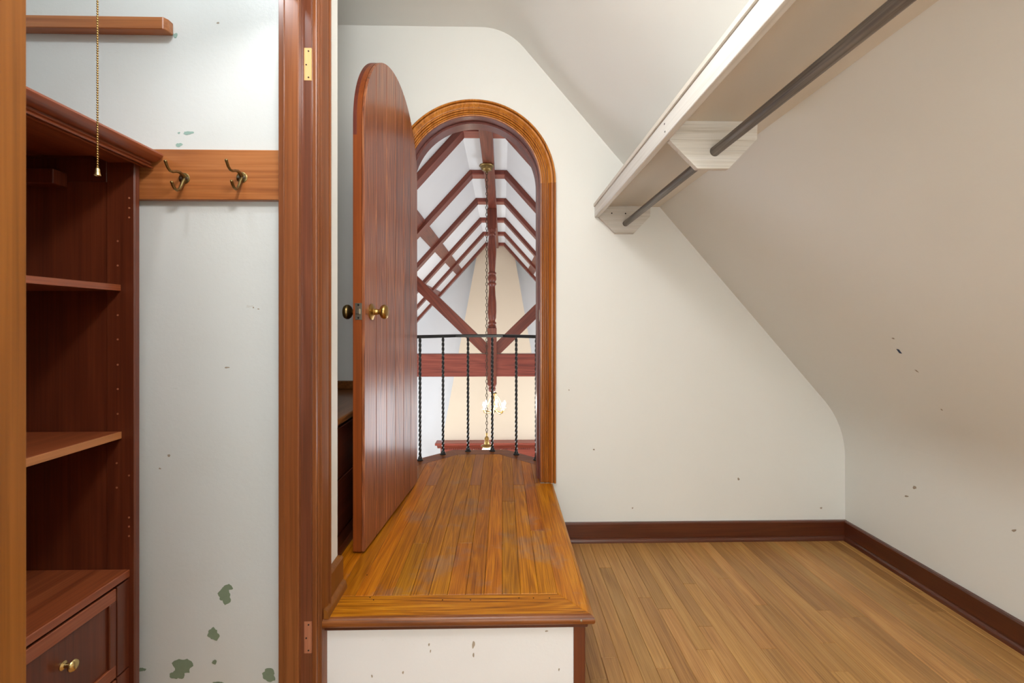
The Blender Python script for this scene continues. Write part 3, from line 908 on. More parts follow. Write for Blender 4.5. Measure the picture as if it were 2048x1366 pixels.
# ------------------------------------------------------------------ side room: hook rail, cleat, cabinet, chain
RT = 0.020
a = onY(560, 300, YB0 - RT); b = onY(560, 400, YB0 - RT)
rail = thing('hook_rail', (-1.0, YB0, b.z), 'pine hook rail with two brass double hooks on the grey-white wall', 'coat rack')
MB().box(-1.858, XJ + 0.04, YB0 - RT, YB0, b.z, a.z).build('board', 'rail', rail, bevel=0.0015)


def hook(cx, cy):
    q = onY(cx, cy, YB0 - RT)
    c = Vector((q.x, YB0 - RT, q.z))
    sc = 1.0
    h = MB()
    pl = MB().lathe([(0.0155, 0), (0.0155, 0.0015), (0.013, 0.003), (0.0, 0.0035)], c, kn, 24)
    hk = pl.build('hook', 'brass_dark', rail, smooth=40)
    # upper prong: out from the plate, level, then up to a rounded tip; leans a little aside
    up = [(0, 0.0, 0.001), (0, -0.007, 0.008), (0, -0.020, 0.0115), (0, -0.034, 0.0085), (0, -0.046, 0.0035), (0, -0.056, 0.0035), (-0.001, -0.063, 0.010), (-0.001, -0.068, 0.018), (-0.001, -0.071, 0.0235)]
    dn = [(0, 0.0, -0.003), (0, -0.007, -0.013), (0, -0.012, -0.025), (0, -0.019, -0.036), (0, -0.029, -0.0415), (0, -0.038, -0.040), (0, -0.045, -0.033), (0, -0.049, -0.026)]
    for pts, rs in ((up, [0.006, 0.0052, 0.0042, 0.0038, 0.0036, 0.0036, 0.0036, 0.0036, 0.0040]),
                    (dn, [0.006, 0.0052, 0.0046, 0.0044, 0.0040, 0.0038, 0.0038, 0.0040])):
        vs_ = [c + Vector(p_) for p_ in pts]
        mb = MB().tube(vs_, rs, 10)
        mb.sphere(vs_[-1], 0.0042, 10)
        mb.build('prong', 'brass_dark', hk, smooth=60)
    for sx in (-0.0085, 0.0085):
        MB().lathe([(0.0038, 0.003), (0.0034, 0.0042), (0, 0.0046)], c + Vector((sx, 0, 0)), kn, 12).build('screw', 'steel', hk, smooth=40)


hook(369, 357); hook(484, 355)
CT = 0.030
a = onY(333, 33, YB0 - CT); b = onY(333, 58, YB0 - CT)
xr_ = onY(327, 50, YB0 - CT).x
cle = MB()
cle.prism([(-1.858, YB0), (xr_ + 0.006, YB0), (xr_ + 0.006, YB0 - 0.018), (xr_ - 0.002, YB0 - CT), (-1.858, YB0 - CT)], b.z, a.z, 'Z')
cl = cle.build('shelf_cleat', 'rail', bevel=0.002)
tag(cl, 'brown wooden shelf cleat high on the grey-white wall', 'cleat')

# cabinet
YA, YBK = 1.27, 1.286
XFc = onY(270, 700, YA).x
YN = 0.62
ztopc = 1.612
cab = thing('cherry_cabinet', (XFc - 0.2, (YN + YBK) / 2, 0), 'tall cherry cabinet with crown moulding, open shelves and drawers', 'cabinet')
CD = 0.42
MB().box(XFc - CD, XFc, YA, YBK, 0, 1.60).build('side_panel', 'cab', cab, bevel=0.0012)
MB().box(XFc - CD, XFc, YN, YN + 0.018, 0, 1.60).build('side_panel', 'cab', cab, bevel=0.0012)
MB().box(XFc - 0.074, XFc - 0.0005, YA - 0.003, YA + 0.001, 0, 1.585).build('side_stile', 'cab', cab, bevel=0.001)
MB().box(XFc - CD + 0.02, XFc - 0.075, YA - 0.003, YA + 0.001, onY(150, 364, YA).z, 1.59).build('side_rail', 'cab', cab, bevel=0.001)
MB().box(XFc - CD, XFc - CD + 0.01, YN, YBK, 0, 1.60).build('back_panel', 'cab', cab)
MB().box(XFc - CD, XFc, YN, YBK, 1.598, ztopc).build('top_panel', 'cab_y', cab)
MB().box(XFc - 0.070, XFc + 0.001, YN, YBK, 1.579, 1.602).build('top_rail', 'cab_y', cab, bevel=0.001)
crown = [(0.0, 1.577), (0.006, 1.5735), (0.012, 1.5745), (0.0125, 1.5765), (0.0185, 1.5725), (0.0325, 1.5705), (0.0345, 1.5725), (0.0318, 1.5752), (0.0258, 1.5762), (0.0245, 1.580), (0.0285, 1.5825), (0.0290, 1.5845), (0.0255, 1.5865), (0.0265, 1.589), (0.0315, 1.5885), (0.038, 1.5895), (0.047, 1.593), (0.0545, 1.598), (0.059, 1.603), (0.061, 1.607), (0.060, 1.612), (0.0, 1.612)]
MB().prism([(XFc + u, z_) for u, z_ in crown], YN - 0.05, YBK + 0.006, 'Y').build('crown_moulding', 'cab_y', cab, smooth=35)
bl = MB().box(onY(60, 355, YA - 0.05).x - 0.03, onY(117, 355, YA - 0.03).x, YA - 0.045, YA - 0.004, onY(100, 370, YA - 0.03).z, onY(100, 340, YA - 0.03).z).build('corner_block', 'cab', cab, bevel=0.002)
q = onY(98, 344, YA - 0.046)
MB().lathe([(0.003, 0), (0.003, 0.001), (0, 0.0015)], (q.x, YA - 0.0455, q.z), kn, 10).build('screw', 'gold', bl)
for (pxf, pyt, pyb, mt, edge) in ((242, 569.4, 582, 'cab_y', 'cab_y'), (243.5, 862.9, 876.8, 'cab_y', 'cab_edge')):
    e = onY(pxf, pyt, YA - 0.004); f_ = onY(pxf, pyb, YA - 0.004)
    s_ = MB().box(XFc - CD + 0.012, e.x - 0.002, YN + 0.02, YA - 0.004, f_.z, e.z).build('shelf', mt, cab, bevel=0.0008)
    MB().box(e.x - 0.002, e.x, YN + 0.02, YA - 0.004, f_.z, e.z).build('front_edge', edge, s_, bevel=0.0006)
# counter and drawers
e = onY(260.5, 1138, YA - 0.001); f_ = onY(260.5, 1153, YA - 0.001)
XCt = e.x
MB().box(XFc - CD + 0.012, XCt, YN + 0.019, YA - 0.001, f_.z, e.z).build('counter', 'cab_y', cab, bevel=0.0015)
XD = XCt - 0.002
ys = onX(235, 1250, XD).y
MB().box(XD - 0.018, XD, ys, YA - 0.0015, 0.186, f_.z - 0.006).build('face_stile', 'cab', cab, bevel=0.001)
MB().box(XD - 0.018, XD, ys, YA - 0.0015, 0.02, 0.182).build('face_stile', 'cab', cab, bevel=0.001)
MB().box(XFc - CD + 0.012, XD - 0.02, YN + 0.019, YA - 0.002, 0.02, f_.z - 0.001).build('drawer_carcass', 'dark', cab)
def drawer(z0_, z1_):
    y0_, y1_ = YN + 0.06, ys - 0.003
    fw = 0.034
    d_ = MB().box(XD - 0.018, XD - 0.007, y0_, y1_, z0_, z1_).build('drawer', 'cab', cab)
    for (ya, yb, za, zb) in ((y0_, y1_, z1_ - fw, z1_), (y0_, y1_, z0_, z0_ + fw), (y0_, y0_ + fw, z0_ + fw, z1_ - fw), (y1_ - fw * 0.6, y1_, z0_ + fw, z1_ - fw)):
        MB().box(XD - 0.008, XD, ya, yb, za, zb).build('drawer_frame', 'cab_y' if yb - ya > 0.2 else 'cab', d_, bevel=0.0018)
    return d_


d1 = drawer(0.186, f_.z - 0.008)
d2 = drawer(0.03, 0.180)
kq = onX(139, 1331, XD + 0.008)
kpr = [(0.0105, 0), (0.0105, 0.002), (0.008, 0.004), (0.0055, 0.006), (0.005, 0.014), (0.009, 0.018), (0.0125, 0.021), (0.0135, 0.025), (0.011, 0.029), (0.005, 0.031), (0, 0.0313)]
MB().lathe(kpr, (XD - 0.007, kq.y, kq.z), 'X', 24).build('knob', 'gold', d1, smooth=40)
MB().lathe(kpr, (XD - 0.007, kq.y, 0.105), 'X', 24).build('knob', 'gold', d2, smooth=40)
# shelf-pin holes in the stile
hy = [460 + v * 0.342 for v in (65, 208, 498, 640, 788, 930, 1075)] + [900 + v * 0.342 for v in (77, 220)] + [396, 416, 435]
hx = [235.5] * 7 + [233.5] * 2 + [258.5] * 3
hx += [258] * 4; hy += [1035, 1053, 1072, 951]
for x_, y_ in zip(hx, hy):
    q = onY(x_, y_, YA - 0.003)
    MB().lathe([(0.0026, -0.001), (0.0026, 0.0004), (0.0017, 0.0005), (0.0016, 0.0001), (0, 0.0001)], (q.x, YA - 0.0031, q.z), kn, 10).build('pin_hole', 'mortise2', cab)

# pull-chain lamp of the side room
CHX, CHY = onY(195, 0, 0.95).x, 0.95
lampz = 2.36
lamp = thing('pull_chain_lamp', (-0.85, 0.80, ZC), 'bare ceiling bulb with brass bead pull chain beside the cabinet', 'lamp')
MB().lathe([(0.055, 0), (0.055, -0.02), (0.03, -0.04), (0.024, -0.12), (0.02, -0.20), (0.018, -0.24)], (-0.85, 0.80, ZC), 'Z', 24).build('socket', 'glass', lamp, smooth=40)
MB().tube([(-0.85, 0.802, ZC - 0.20), (-0.852, 0.87, ZC - 0.19), (CHX, CHY, ZC - 0.20)], 0.004, 8).build('chain_arm', 'brass', lamp, smooth=50)
zend = onY(195, 338, CHY).z
mb = MB()
z_ = zend
while z_ < ZC - 0.20:
    mb.sphere((CHX, CHY, z_), 0.0021, 8)
    z_ += 0.0051
mb.tube([(CHX, CHY, zend - 0.002), (CHX, CHY, ZC - 0.20)], 0.0006, 5)
mb.build('bead_chain', 'brass', lamp, smooth=60)
MB().lathe([(0.0025, 0.004), (0.0040, 0.001), (0.0043, -0.004), (0.0052, -0.009), (0.0062, -0.0115), (0.0050, -0.0118), (0.0, -0.009)], (CHX, CHY, zend - 0.002), 'Z', 18).build('pull_bell', 'gold', lamp, smooth=40)

# unseen window frame behind the viewer, added to go with the fill light
w5 = thing('window_5', (0.35, Y0, 0.35), 'added white frame around the unseen fill light behind the viewer', 'window', kind='structure')
for (xa, xb, za, zb_) in ((-0.35, -0.30, 0.35, 1.75), (1.0, 1.05, 0.35, 1.75), (-0.30, 1.0, 0.35, 0.40), (-0.30, 1.0, 1.70, 1.75)):
    MB().box(xa, xb, Y0, Y0 + 0.04, za, zb_).build('window_frame', 'shelf_under', w5)

# ceiling fixture of the closet (the lamp that lights it, above the viewer)
cf = thing('ceiling_lamp', (-0.16, 0.35, ZC), 'small ceiling lamp holder above the closet floor', 'lamp')
MB().lathe([(0.06, 0), (0.06, -0.02), (0.03, -0.045), (0.024, -0.10)], (-0.16, 0.35, ZC), 'Z', 24).build('socket', 'glass', cf, smooth=40)
# ------------------------------------------------------------------ closet shelf and rod
q = onY(1189, 435.5, YW)
SX0, SZ0 = q.x, q.z
SZ1 = onY(1187, 416.4, YW).z
ZU = onY(1240, 413.5, YW).z
YS0 = -0.9
x_at = lambda z_: p_a.x + (z_ - p_a.z) / m_s
shelf = thing('closet_shelf', (SX0, YW, ZU), 'white painted closet shelf with a deep front edge under the sloping ceiling', 'shelf')
ST = 0.015
MB().prism([(SX0 - 0.005, ZU - 0.001), (x_at(ZU) - 0.001, ZU - 0.001), (x_at(ZU + ST) - 0.001, ZU + ST), (SX0 - 0.005, ZU + ST)], YS0, YW - 0.002, 'Y').build('shelf_board', 'shelf_under', shelf, bevel=0.0015)
MB().box(SX0, SX0 + 0.021, YS0, YW - 0.001, SZ0, ZU - 0.001).build('front_board', 'shelf', shelf, bevel=0.003, seg=2)
rodc = onY(1249.1, 448.7, YW)
RX, RZ = rodc.x, rodc.z
RR = 0.0145
zb = onY(1240, 467, YW - 0.02).z
bw0 = SX0 + 0.021
pts_px = [(1199.3, 434.7), (1230.8, 467), (1267.4, 467), (1300.4, 432.6), (1301, 413.5)]
bp_ = [(onY(a_, b_, YW - 0.02).x, onY(a_, b_, YW - 0.02).z) for a_, b_ in pts_px]
bp_ = [(bw0, ZU - 0.001), (bw0, bp_[0][1])] + bp_[1:4] + [(bp_[4][0], ZU - 0.001)]
YB2 = 1.337
for (yb0, yb1, scr) in ((YW - 0.021, YW - 0.001, True), (YB2, YB2 + 0.020, False), (0.30, 0.32, False)):
    br = MB().prism(bp_, yb0, yb1, 'Y', [[(RX + (RR + 0.0004) * math.cos(q_ * math.pi / 12), RZ + (RR + 0.0004) * math.sin(q_ * math.pi / 12)) for q_ in range(24)]]).build('bracket', 'bracket', shelf, bevel=0.0008)
    if scr:
        for (a_, b_) in ((1223.5, 426.5), (1251, 427)):
            s = onY(a_, b_, yb0)
            MB().lathe([(0.0035, 0), (0.0035, 0.0012), (0, 0.0014)], (s.x, yb0 + 0.0002, s.z), kn, 10).build('screw_hole', 'dark', br)
for (a_, b_) in ((1329, 248), (1330, 263.5)):
    s = onX(a_, b_, SX0)
    MB().lathe([(0.0028, 0), (0.0028, 0.001), (0, 0.0012)], (SX0 + 0.0004, s.y, s.z), (Vector((-1, 0, 0)), Vector((0, 1, 0)), Vector((0, 0, 1))), 10).build('nail_hole', 'dark', shelf)
mb = MB().tube([(RX, -0.85, RZ), (RX, 0.3, RZ), (RX, 1.3, RZ), (RX, YW - 0.006, RZ)], RR, 20)
rod = mb.build('hanging_rod', 'rod', smooth=50)
tag(rod, 'dark grey-brown round clothes rod running through the shelf brackets', 'clothes rod')
# ------------------------------------------------------------------ hall beyond the arch
HXL, HXR = HALL_L, HALL_R
YG = 10.15
H = 1.66                                  # underside of the collars above the camera
HZ = CZ + H
XCL = onY(928, 277, 4.02).x               # corners of the collar underside
XCR = onY(1010.5, 277, 4.02).x
cot = 1.0 / math.tan(SL)
RH = 0.052                                # rafter depth below the plaster
RYW = 0.152                               # rafter width
PZ = HZ + RH                              # plaster above the collars
dxp = RH * math.tan(SL / 2)               # corner shift between plaster and rafter face
XPL, XPR = XCL - RH * math.tan(SL / 2), XCR + RH * math.tan(SL / 2)
zel = PZ - (XPL - HXL) / cot
zer = PZ - (HXR - XPR) / cot
hp_ = [(HXL, zel), (XPL, PZ), (XPR, PZ), (HXR, zer)]
top = [(HXL, zel + 0.14), (XPL, PZ + 0.1), (XPR, PZ + 0.1), (HXR, zer + 0.14)]
mb = MB(); n = 4
vs_ = [(p_[0], YH, p_[1]) for p_ in hp_] + [(p_[0], YG, p_[1]) for p_ in hp_] + [(p_[0], YH, p_[1]) for p_ in top] + [(p_[0], YG, p_[1]) for p_ in top]
fs_ = []
for i in range(3):
    fs_ += [(i, i + 1, 4 + i + 1, 4 + i), (8 + i, 8 + i + 1, 12 + i + 1, 12 + i), (i, i + 1, 8 + i + 1, 8 + i), (4 + i, 4 + i + 1, 12 + i + 1, 12 + i)]
fs_ += [(0, 4, 12, 8), (3, 7, 15, 11)]
struct(mb.add(vs_, fs_).build('ceiling_hall', 'plaster'), 'white vaulted ceiling of the tall hall beyond the arch', 'ceiling')
HF = -2.80
struct(MB().box(HXL - 0.1, HXR + 0.1, YH, YG + 0.1, HF - 0.1, HF).build('floor_hall', 'white_hall_floor'), 'wooden floor of the tall hall far below the balcony', 'floor')
struct(MB().box(HXL - 0.1, HXL, YH, YG, HF, zel + 0.1).build('wall_hall_left', 'plaster'), 'white side wall of the tall hall, holding two windows', 'wall')
struct(MB().box(HXR, HXR + 0.1, YH, YG, HF, zer + 0.1).build('wall_hall_right', 'plaster'), 'white side wall of the tall hall below the right eave', 'wall')
struct(MB().prism([(HXL - 0.1, HF), (HXR + 0.1, HF), (HXR + 0.1, zer + 0.1), (XPR, PZ + 0.1), (XPL, PZ + 0.1), (HXL - 0.1, zel + 0.1)], YG, YG + 0.1, 'Y').build('wall_gable', 'plaster'),
       'white gable wall at the far end of the hall', 'wall')
# windows (frames) where the daylight comes in
wi = 1
for wy in (4.6, 8.0):
    for sx, xw in ((1, HXL), (-1, HXR)):
        w = thing('window_%d' % wi, (xw, wy, -1.8), 'white framed window low in the side wall of the hall', 'window', kind='structure'); wi += 1
        for (ya, yb, za, zb_) in ((wy - 0.82, wy - 0.75, -1.87, -0.03), (wy + 0.75, wy + 0.82, -1.87, -0.03), (wy - 0.75, wy + 0.75, -1.87, -1.80), (wy - 0.75, wy + 0.75, -0.10, -0.03)):
            MB().box(xw, xw + sx * 0.05, ya, yb, za, zb_).build('window_frame', 'plaster', w)

# rafter frames
Y1 = H * F / (HY - 263.0)
DYF = 1.135
for i in range(6):
    ya = Y1 + DYF * i; yb = ya + RYW
    t = thing('rafter_frame', ((XCL + XCR) / 2, ya, HZ), 'red-brown rafter pair with flat collar on the hall ceiling, %s from the arched doorway' % ('first', 'second', 'third', 'fourth', 'fifth', 'sixth')[i], 'rafters', group='rafter frames on the hall ceiling')
    MB().box(XCL, XCR, ya, yb, HZ, PZ).build('collar', 'beam_x', t, bevel=0.003)
    for s, xc, xp, xe, mt in ((-1, XCL, XPL, HXL, 'raft_l'), (1, XCR, XPR, HXR, 'raft_r')):
        L_ = abs(xe - xc); Lp = abs(xe - xp)
        MB().prism([(xc, HZ), (xc, PZ), (xp, PZ), (xe, PZ - Lp / cot), (xe, HZ - L_ / cot)], ya, yb, 'Y').build('rafter', mt, t, bevel=0.003)
# purlin boards between the rafters
PT2 = 0.018
for s, xp, mt in ((-1, XPL, 'beam_y'), (1, XPR, 'beam_y')):
    for j, dz_ in enumerate((0.56, 1.05, 1.58)):
        t = thing('purlin', (xp + s * dz_ * cot, 6.0, PZ - dz_), '%s red-brown purlin board on the hall roof slope nearer the %s' % (('upper', 'middle', 'lower')[j], ('open plank door', 'closet shelf')[s > 0]), 'purlin')
        d = Vector((s * math.cos(SL), 0, -math.sin(SL))); nn = Vector((-s * math.sin(SL), 0, -math.cos(SL)))
        c0 = Vector((xp + s * dz_ * cot, 0, PZ - dz_))
        w_ = 0.165
        edges = [YH + 0.02] + [Y1 + DYF * i for i in range(6)] + [YG]
        for i in range(6):
            ya = YH if i == 0 else Y1 + DYF * (i - 1) + RYW
            yb = Y1 + DYF * i
            cr = [c0, c0 + d * w_, c0 + d * w_ + nn * PT2, c0 + nn * PT2]
            MB().prism([(p_.x, p_.z) for p_ in cr], ya, yb, 'Y').build('board', mt, t, bevel=0.002)
# ridge beam
bl_ = onY(958, 258, 3.85); brt = onY(985, 258, 3.85)
RBZ = CZ + 1.615
rb_c = (bl_.x + brt.x) / 2; rb_w = (brt.x - bl_.x)
rbm = MB().box(rb_c - rb_w / 2, rb_c + rb_w / 2, YH, YG - 0.02, RBZ, PZ).build('ridge_beam', 'beam_y', bevel=0.004)
tag(rbm, 'long red-brown ridge beam running under the collars', 'beam')

# king-post truss
YTR = 6.35
tr = thing('roof_truss', (rb_c, YTR, 0.4), 'red-brown king-post truss with turned post and two diagonal struts', 'truss')
tz1 = onY(955, 708, YTR).z; tz0 = onY(955, 753, YTR).z
MB().box(HXL, HXR, YTR - 0.02, YTR + 0.16, tz0, tz1).build('tie_beam', 'beam_x', tr, bevel=0.005)
kc = onY(984, 680, YTR).x; kw = (onY(993, 680, YTR).x - onY(974.5, 680, YTR).x) / 2
kz = lambda y_: onY(984, y_, YTR).z
yk = YTR + 0.045
MB().box(kc - kw, kc + kw, yk - kw, yk + kw, kz(456), RBZ + 0.005).build('post_block', 'beam_z', tr, bevel=0.003)
MB().box(kc - kw, kc + kw, YTR - 0.045, YTR + kw * 2 - 0.045, kz(769), kz(656)).build('post_block', 'beam_z', tr, bevel=0.003)
prof_px = [(456, 8.3), (458, 8.6), (461, 8.6), (463, 7.0), (465, 7.2), (467, 8.4), (469, 8.2), (471, 6.5), (473, 7.2), (490, 8.6), (505, 8.6), (520, 7.6), (540, 6.4), (543, 6.4), (545, 8.4), (547, 8.4), (549, 6.8), (551, 7.6), (555, 8.6), (559, 8.6), (562, 7.0), (564, 6.6), (566, 8.4), (569, 8.4), (571, 6.4), (575, 6.4), (590, 7.0), (605, 8.6), (625, 8.8), (636, 8.0), (640, 6.6), (643, 6.4), (645, 8.4), (648, 8.4), (650, 6.8), (652, 8.2), (655, 8.4), (657, 8.3)]
sc_ = kw / 9.25
MB().lathe([(r_ * sc_, kz(y_)) for y_, r_ in prof_px], (kc, yk, 0), 'Z', 24).build('turned_post', 'beam_z', tr, smooth=50)
MB().lathe([(r_ * sc_, kz(y_)) for y_, r_ in [(768, 6), (770, 8.4), (773, 8.6), (775, 6.6), (778, 7.5), (782, 7.8), (785, 5.0), (787, 2.0), (788, 0.2)]], (kc, yk, 0), 'Z', 24).build('pendant', 'beam_z', tr, smooth=50)
for s, lo_, hi_ in ((-1, [(964, 706.5), (834.6, 582)], [(974, 687), (834.6, 561.5)]), (1, [(1001.7, 706.5), (1074, 636)], [(993, 684.5), (1074, 608)])):
    P0, P1 = onY(*lo_[0], YTR), onY(*lo_[1], YTR); Q0, Q1 = onY(*hi_[0], YTR), onY(*hi_[1], YTR)
    dl = (P1 - P0).normalized(); dh = (Q1 - Q0).normalized()
    kx = 1.75
    P2 = P0 + dl * kx; Q2 = Q0 + dl * (kx + 0.0)
    base_in = Vector((kc, 0, P0.z))
    MB().prism([(P0.x, P0.z), (P2.x, P2.z), (Q2.x, Q2.z), (Q0.x, Q0.z), (kc, Q0.z - 0.02), (kc, P0.z)], YTR + 0.0, YTR + 0.12, 'Y').build('strut', 'raft_r' if s < 0 else 'raft_l', tr, bevel=0.004)

# chimney breast, tapering, with mantel
YCB = YG - 0.42
L0, L1 = onY(951.8, 520, YCB), onY(889, 856, YCB)
R0, R1 = onY(1031, 521.6, YCB), onY(1063, 705, YCB)
mant_t = onY(955, 886, YCB - 0.25).z
def lx(z_): return L0.x + (L1.x - L0.x) * (z_ - L0.z) / (L1.z - L0.z)
def rx_(z_): return R0.x + (R1.x - R0.x) * (z_ - R0.z) / (R1.z - R0.z)
zt, zb_ = PZ - 0.005, mant_t + 0.0
cb = MB().prism([(lx(zt), zt), (rx_(zt), zt), (rx_(zb_), zb_), (lx(zb_), zb_)], YCB, YG, 'Y')
cb.prism([(lx(zb_), zb_), (rx_(zb_), zb_), (rx_(zb_), HF), (lx(zb_), HF)], YCB, YG, 'Y')
cbo = cb.build('chimney_breast', 'breast')
struct(cbo, 'tall tapering beige chimney breast on the gable wall', 'chimney breast')
mxl = onY(870, 890, YCB - 0.25).x
mxr = onY(1110, 890, YCB - 0.25).x
mt = thing('mantel_shelf', ((mxl + mxr) / 2, YCB, mant_t - 0.25), 'long red-brown mantel shelf with dentils on the chimney breast', 'mantel')
MB().box(mxl, mxr, YCB - 0.27, YCB, mant_t - 0.05, mant_t).build('shelf_board', 'beam_x', mt, bevel=0.006)
MB().prism([(YCB, mant_t - 0.05), (YCB - 0.26, mant_t - 0.05), (YCB - 0.20, mant_t - 0.10), (YCB - 0.17, mant_t - 0.13), (YCB, mant_t - 0.13)], mxl + 0.04, mxr - 0.04, 'X').build('bed_moulding', 'beam_x', mt)
MB().box(mxl + 0.1, mxr - 0.1, YCB - 0.13, YCB, mant_t - 0.42, mant_t - 0.13).build('frieze_board', 'beam_x', mt)
xq = mxl + 0.12
while xq < mxr - 0.14:
    MB().box(xq, xq + 0.022, YCB - 0.155, YCB - 0.129, mant_t - 0.165, mant_t - 0.132).build('dentil', 'beam_x', mt)
    xq += 0.044

# ------------------------------------------------------------------ balcony railing
rlg = thing('balcony_railing', (AX, YO - 0.04, HP), 'black iron balcony railing with twisted bars', 'railing')
IN_ = 0.034
bal = []
for px_ in (840, 886, 936, 984.5, 1032.5, 1072.5):
    d = ray(px_, 900)
    # follow the ray to the inset balcony edge
    lo, hi = 2.3, 3.2
    for _ in range(50):
        m_ = (lo + hi) / 2
        if m_ < oct_y(d.x / d.y * m_, IN_): lo = m_
        else: hi = m_
    bal.append((d.x / d.y * lo, lo))
step = 0.150
x_, y_ = bal[0]
k_ = 0.150 * 0.7071
bal = [(x_ - 2 * k_, y_ - 2 * k_), (x_ - k_, y_ - k_)] + bal
x_, y_ = bal[-1]
bal += [(x_ + k_, y_ - k_), (x_ + 2 * k_, y_ - 2 * k_)]
bal = [b_ for b_ in bal if b_[1] > YH + 0.05]
RZT = onY(955, 672, 2.9).z
def twisted(cx, cy, z0_, z1_, w_):
    n_ = 170
    rl = []
    for i in range(n_ + 1):
        z_ = z0_ + (z1_ - z0_) * i / n_
        a = 2 * math.pi * 6.4 * i / n_
        rl.append([(cx + w_ * math.cos(a + q_ * math.pi / 2), cy + w_ * math.sin(a + q_ * math.pi / 2), z_) for q_ in range(4)])
    return MB().rings(rl, True, True)


for (bx, by) in bal:
    b_ = twisted(bx, by, HP + 0.004, RZT - 0.008, 0.0086).build('baluster', 'iron', rlg, smooth=30)
    MB().lathe([(0.019, 0), (0.019, 0.004), (0.015, 0.007), (0.012, 0.012), (0.0135, 0.015), (0.0105, 0.019), (0.0095, 0.026)], (bx, by, HP), 'Z', 16).build('foot', 'iron', b_, smooth=40)
hr = []
pts = [(bal[0][0] - (bal[0][1] - YH), YH)] + [(AX - OC + IN_ * tan, YO - IN_), (AX + OC - IN_ * tan, YO - IN_)] + [(bal[-1][0] + (bal[-1][1] - YH), YH)]
for (bx, by) in pts:
    pass
rl = []
for i, (bx, by) in enumerate(pts):
    a = Vector(pts[max(i - 1, 0)]); b = Vector(pts[min(i + 1, len(pts) - 1)])
    d1_ = (Vector(pts[i]) - a).normalized() if i else None; d2_ = (b - Vector(pts[i])).normalized() if i < len(pts) - 1 else None
    d = ((d1_ or d2_) + (d2_ or d1_)).normalized(); nn = Vector((-d.y, d.x))
    kq_ = 1 / max(0.5, nn.dot(Vector((-(d1_ or d2_).y, (d1_ or d2_).x))))
    w_ = 0.017 * kq_
    rl.append([(bx - nn.x * w_, by - nn.y * w_, RZT - 0.008), (bx + nn.x * w_, by + nn.y * w_, RZT - 0.008), (bx + nn.x * w_, by + nn.y * w_, RZT + 0.006), (bx + nn.x * w_ * 0.6, by + nn.y * w_ * 0.6, RZT + 0.011), (bx - nn.x * w_ * 0.6, by - nn.y * w_ * 0.6, RZT + 0.011), (bx - nn.x * w_, by - nn.y * w_, RZT + 0.006)])
MB().rings(rl, True, True).build('handrail', 'iron', rlg)

# ------------------------------------------------------------------ chandeliers
def chain(z0_, z1_, cx, cy, ll=0.046, lw=0.026, r_=0.0040):
    mb = MB()
    pitch = ll - 2.6 * r_ * 1.0
    z_ = z1_; i = 0
    while z_ - ll > z0_ - 0.02:
        pts = []
        for k_ in range(14):
            a = 2 * math.pi * k_ / 14
            u = math.cos(a) * (lw / 2 - r_); w_ = math.sin(a) * (ll / 2 - r_)
            pts.append(Vector((cx + (u if i % 2 == 0 else 0), cy + (0 if i % 2 == 0 else u), z_ - ll / 2 + w_)))
        ctr = Vector((cx, cy, z_ - ll / 2)); nrm = Vector((0, 1, 0)) if i % 2 == 0 else Vector((1, 0, 0))
        rgs = []
        for p_ in pts:
            out_ = (p_ - ctr); out_.normalize()
            rgs.append([p_ + (out_ * math.cos(2 * math.pi * q_ / 5) + nrm * math.sin(2 * math.pi * q_ / 5)) * r_ for q_ in range(5)])
        mb.rings(rgs, True, False, loop=True)
        z_ -= pitch; i += 1
    return mb


YC1 = 1.615 * F / (HY - 331.0)
c1 = onY(973.5, 331, YC1)
cx1 = c1.x
ch1 = thing('chandelier', (cx1, YC1, -0.4), 'brass chandelier on a long bronze chain below the balcony rail', 'chandelier')
MB().lathe([(0.076, 0.0), (0.078, -0.008), (0.072, -0.016), (0.064, -0.018), (0.062, -0.030), (0.056, -0.046), (0.040, -0.058), (0.016, -0.064), (0.008, -0.068), (0.008, -0.080)], (cx1, YC1, RBZ + 0.001), 'Z', 28).build('canopy', 'brass_dark', ch1, smooth=40)
zc1 = onY(972, 868, YC1).z
chain(zc1, RBZ - 0.055, cx1, YC1).build('chain', 'chainm', ch1, smooth=60)
zz = lambda y_: onY(972, y_, YC1).z
s1 = YC1 / F
MB().lathe([(0.012, zz(866)), (0.010, zz(870)), (1.5 * s1, zz(872)), (4.5 * s1, zz(876)), (5 * s1, zz(878.5)), (3.4 * s1, zz(880)), (4.6 * s1, zz(882)), (4.6 * s1, zz(886)), (5 * s1, zz(888)), (11 * s1, zz(890.5)), (12 * s1, zz(892)), (9 * s1, zz(894)), (3 * s1, zz(896)), (3 * s1, zz(912)), (7 * s1, zz(918)), (3 * s1, zz(930)), (0, zz(934))], (cx1, YC1, 0), 'Z', 28).build('stem', 'brass', ch1, smooth=40)
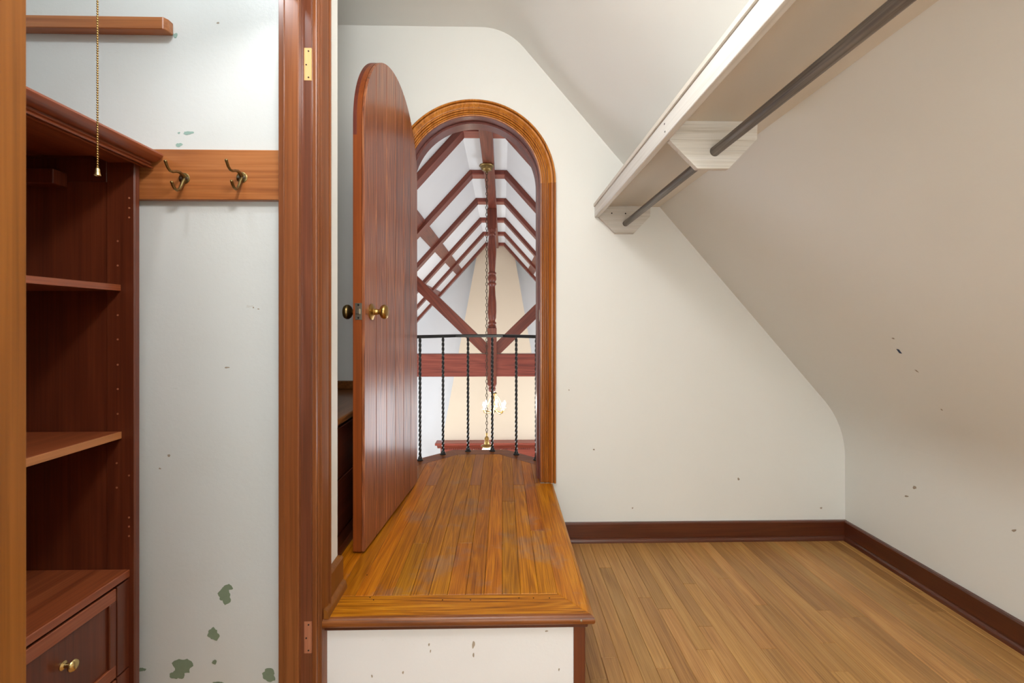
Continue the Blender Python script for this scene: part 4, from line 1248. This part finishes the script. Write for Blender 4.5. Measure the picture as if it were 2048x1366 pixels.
for i in range(8):
    a = 2 * math.pi * i / 8
    ca, sa = math.cos(a), math.sin(a)
    pts = [(cx1 + ca * r_ * s1, YC1 + sa * r_ * s1, zz(y_)) for r_, y_ in ((3, 895), (6, 897), (9, 902), (14, 912), (26, 922), (38, 918), (42, 908))]
    ar = MB().tube(pts, 0.011, 10).build('arm', 'bulb_soft', ch1, smooth=60)
ch1b = None
YC2 = YTR + 0.30
ch2 = thing('chandelier', (onY(988.5, 810, YC2).x, YC2, 0.0), 'small lit chandelier of candle bulbs hanging below the king post', 'chandelier')
cx2 = onY(988.5, 810, YC2).x
s2 = YC2 / F
z2 = lambda y_: onY(988, y_, YC2).z
MB().lathe([(0.4 * s2, z2(708)), (0.4 * s2, z2(784)), (4 * s2, z2(785)), (6 * s2, z2(786.5)), (1 * s2, z2(788)), (0.8 * s2, z2(815)), (4 * s2, z2(819)), (3 * s2, z2(823)), (0, z2(826))], (cx2, YC2, 0), 'Z', 20).build('stem', 'brass_dark', ch2, smooth=40)
for i in range(6):
    a = 2 * math.pi * i / 6 + 0.35
    ca, sa = math.cos(a), math.sin(a)
    pts = [(cx2 + ca * r_ * s2, YC2 + sa * r_ * s2, z2(y_)) for r_, y_ in ((2, 820), (8, 824), (15, 826), (21, 823), (22, 818))]
    ar = MB().tube(pts, 0.008, 8).build('arm', 'brass', ch2, smooth=60)
    MB().lathe([(0.012, 0), (0.03, 0.006), (0.012, 0.012), (0.012, 0.04), (0, 0.042)], pts[-1], 'Z', 12).build('candle_cup', 'glass', ar, smooth=50)
    c = Vector(pts[-1]) + Vector((0, 0, 0.045))
    MB().lathe([(0.008, 0), (0.016, 0.015), (0.018, 0.03), (0.011, 0.052), (0.003, 0.068), (0, 0.07)], c, 'Z', 12).build('bulb', 'bulb', ar, smooth=60)
    p1 = [(cx2 + ca * r_ * s2, YC2 + sa * r_ * s2, z2(y_)) for r_, y_ in ((1.5, 788), (10, 797), (14, 806), (18, 818))]
    MB().tube(p1, 0.0035, 6).build('wire', 'brass', ch2, smooth=60)
point('chandelier_glow', (cx2, YC2, z2(808)), 34, (1.0, 0.90, 0.76), 0.14)
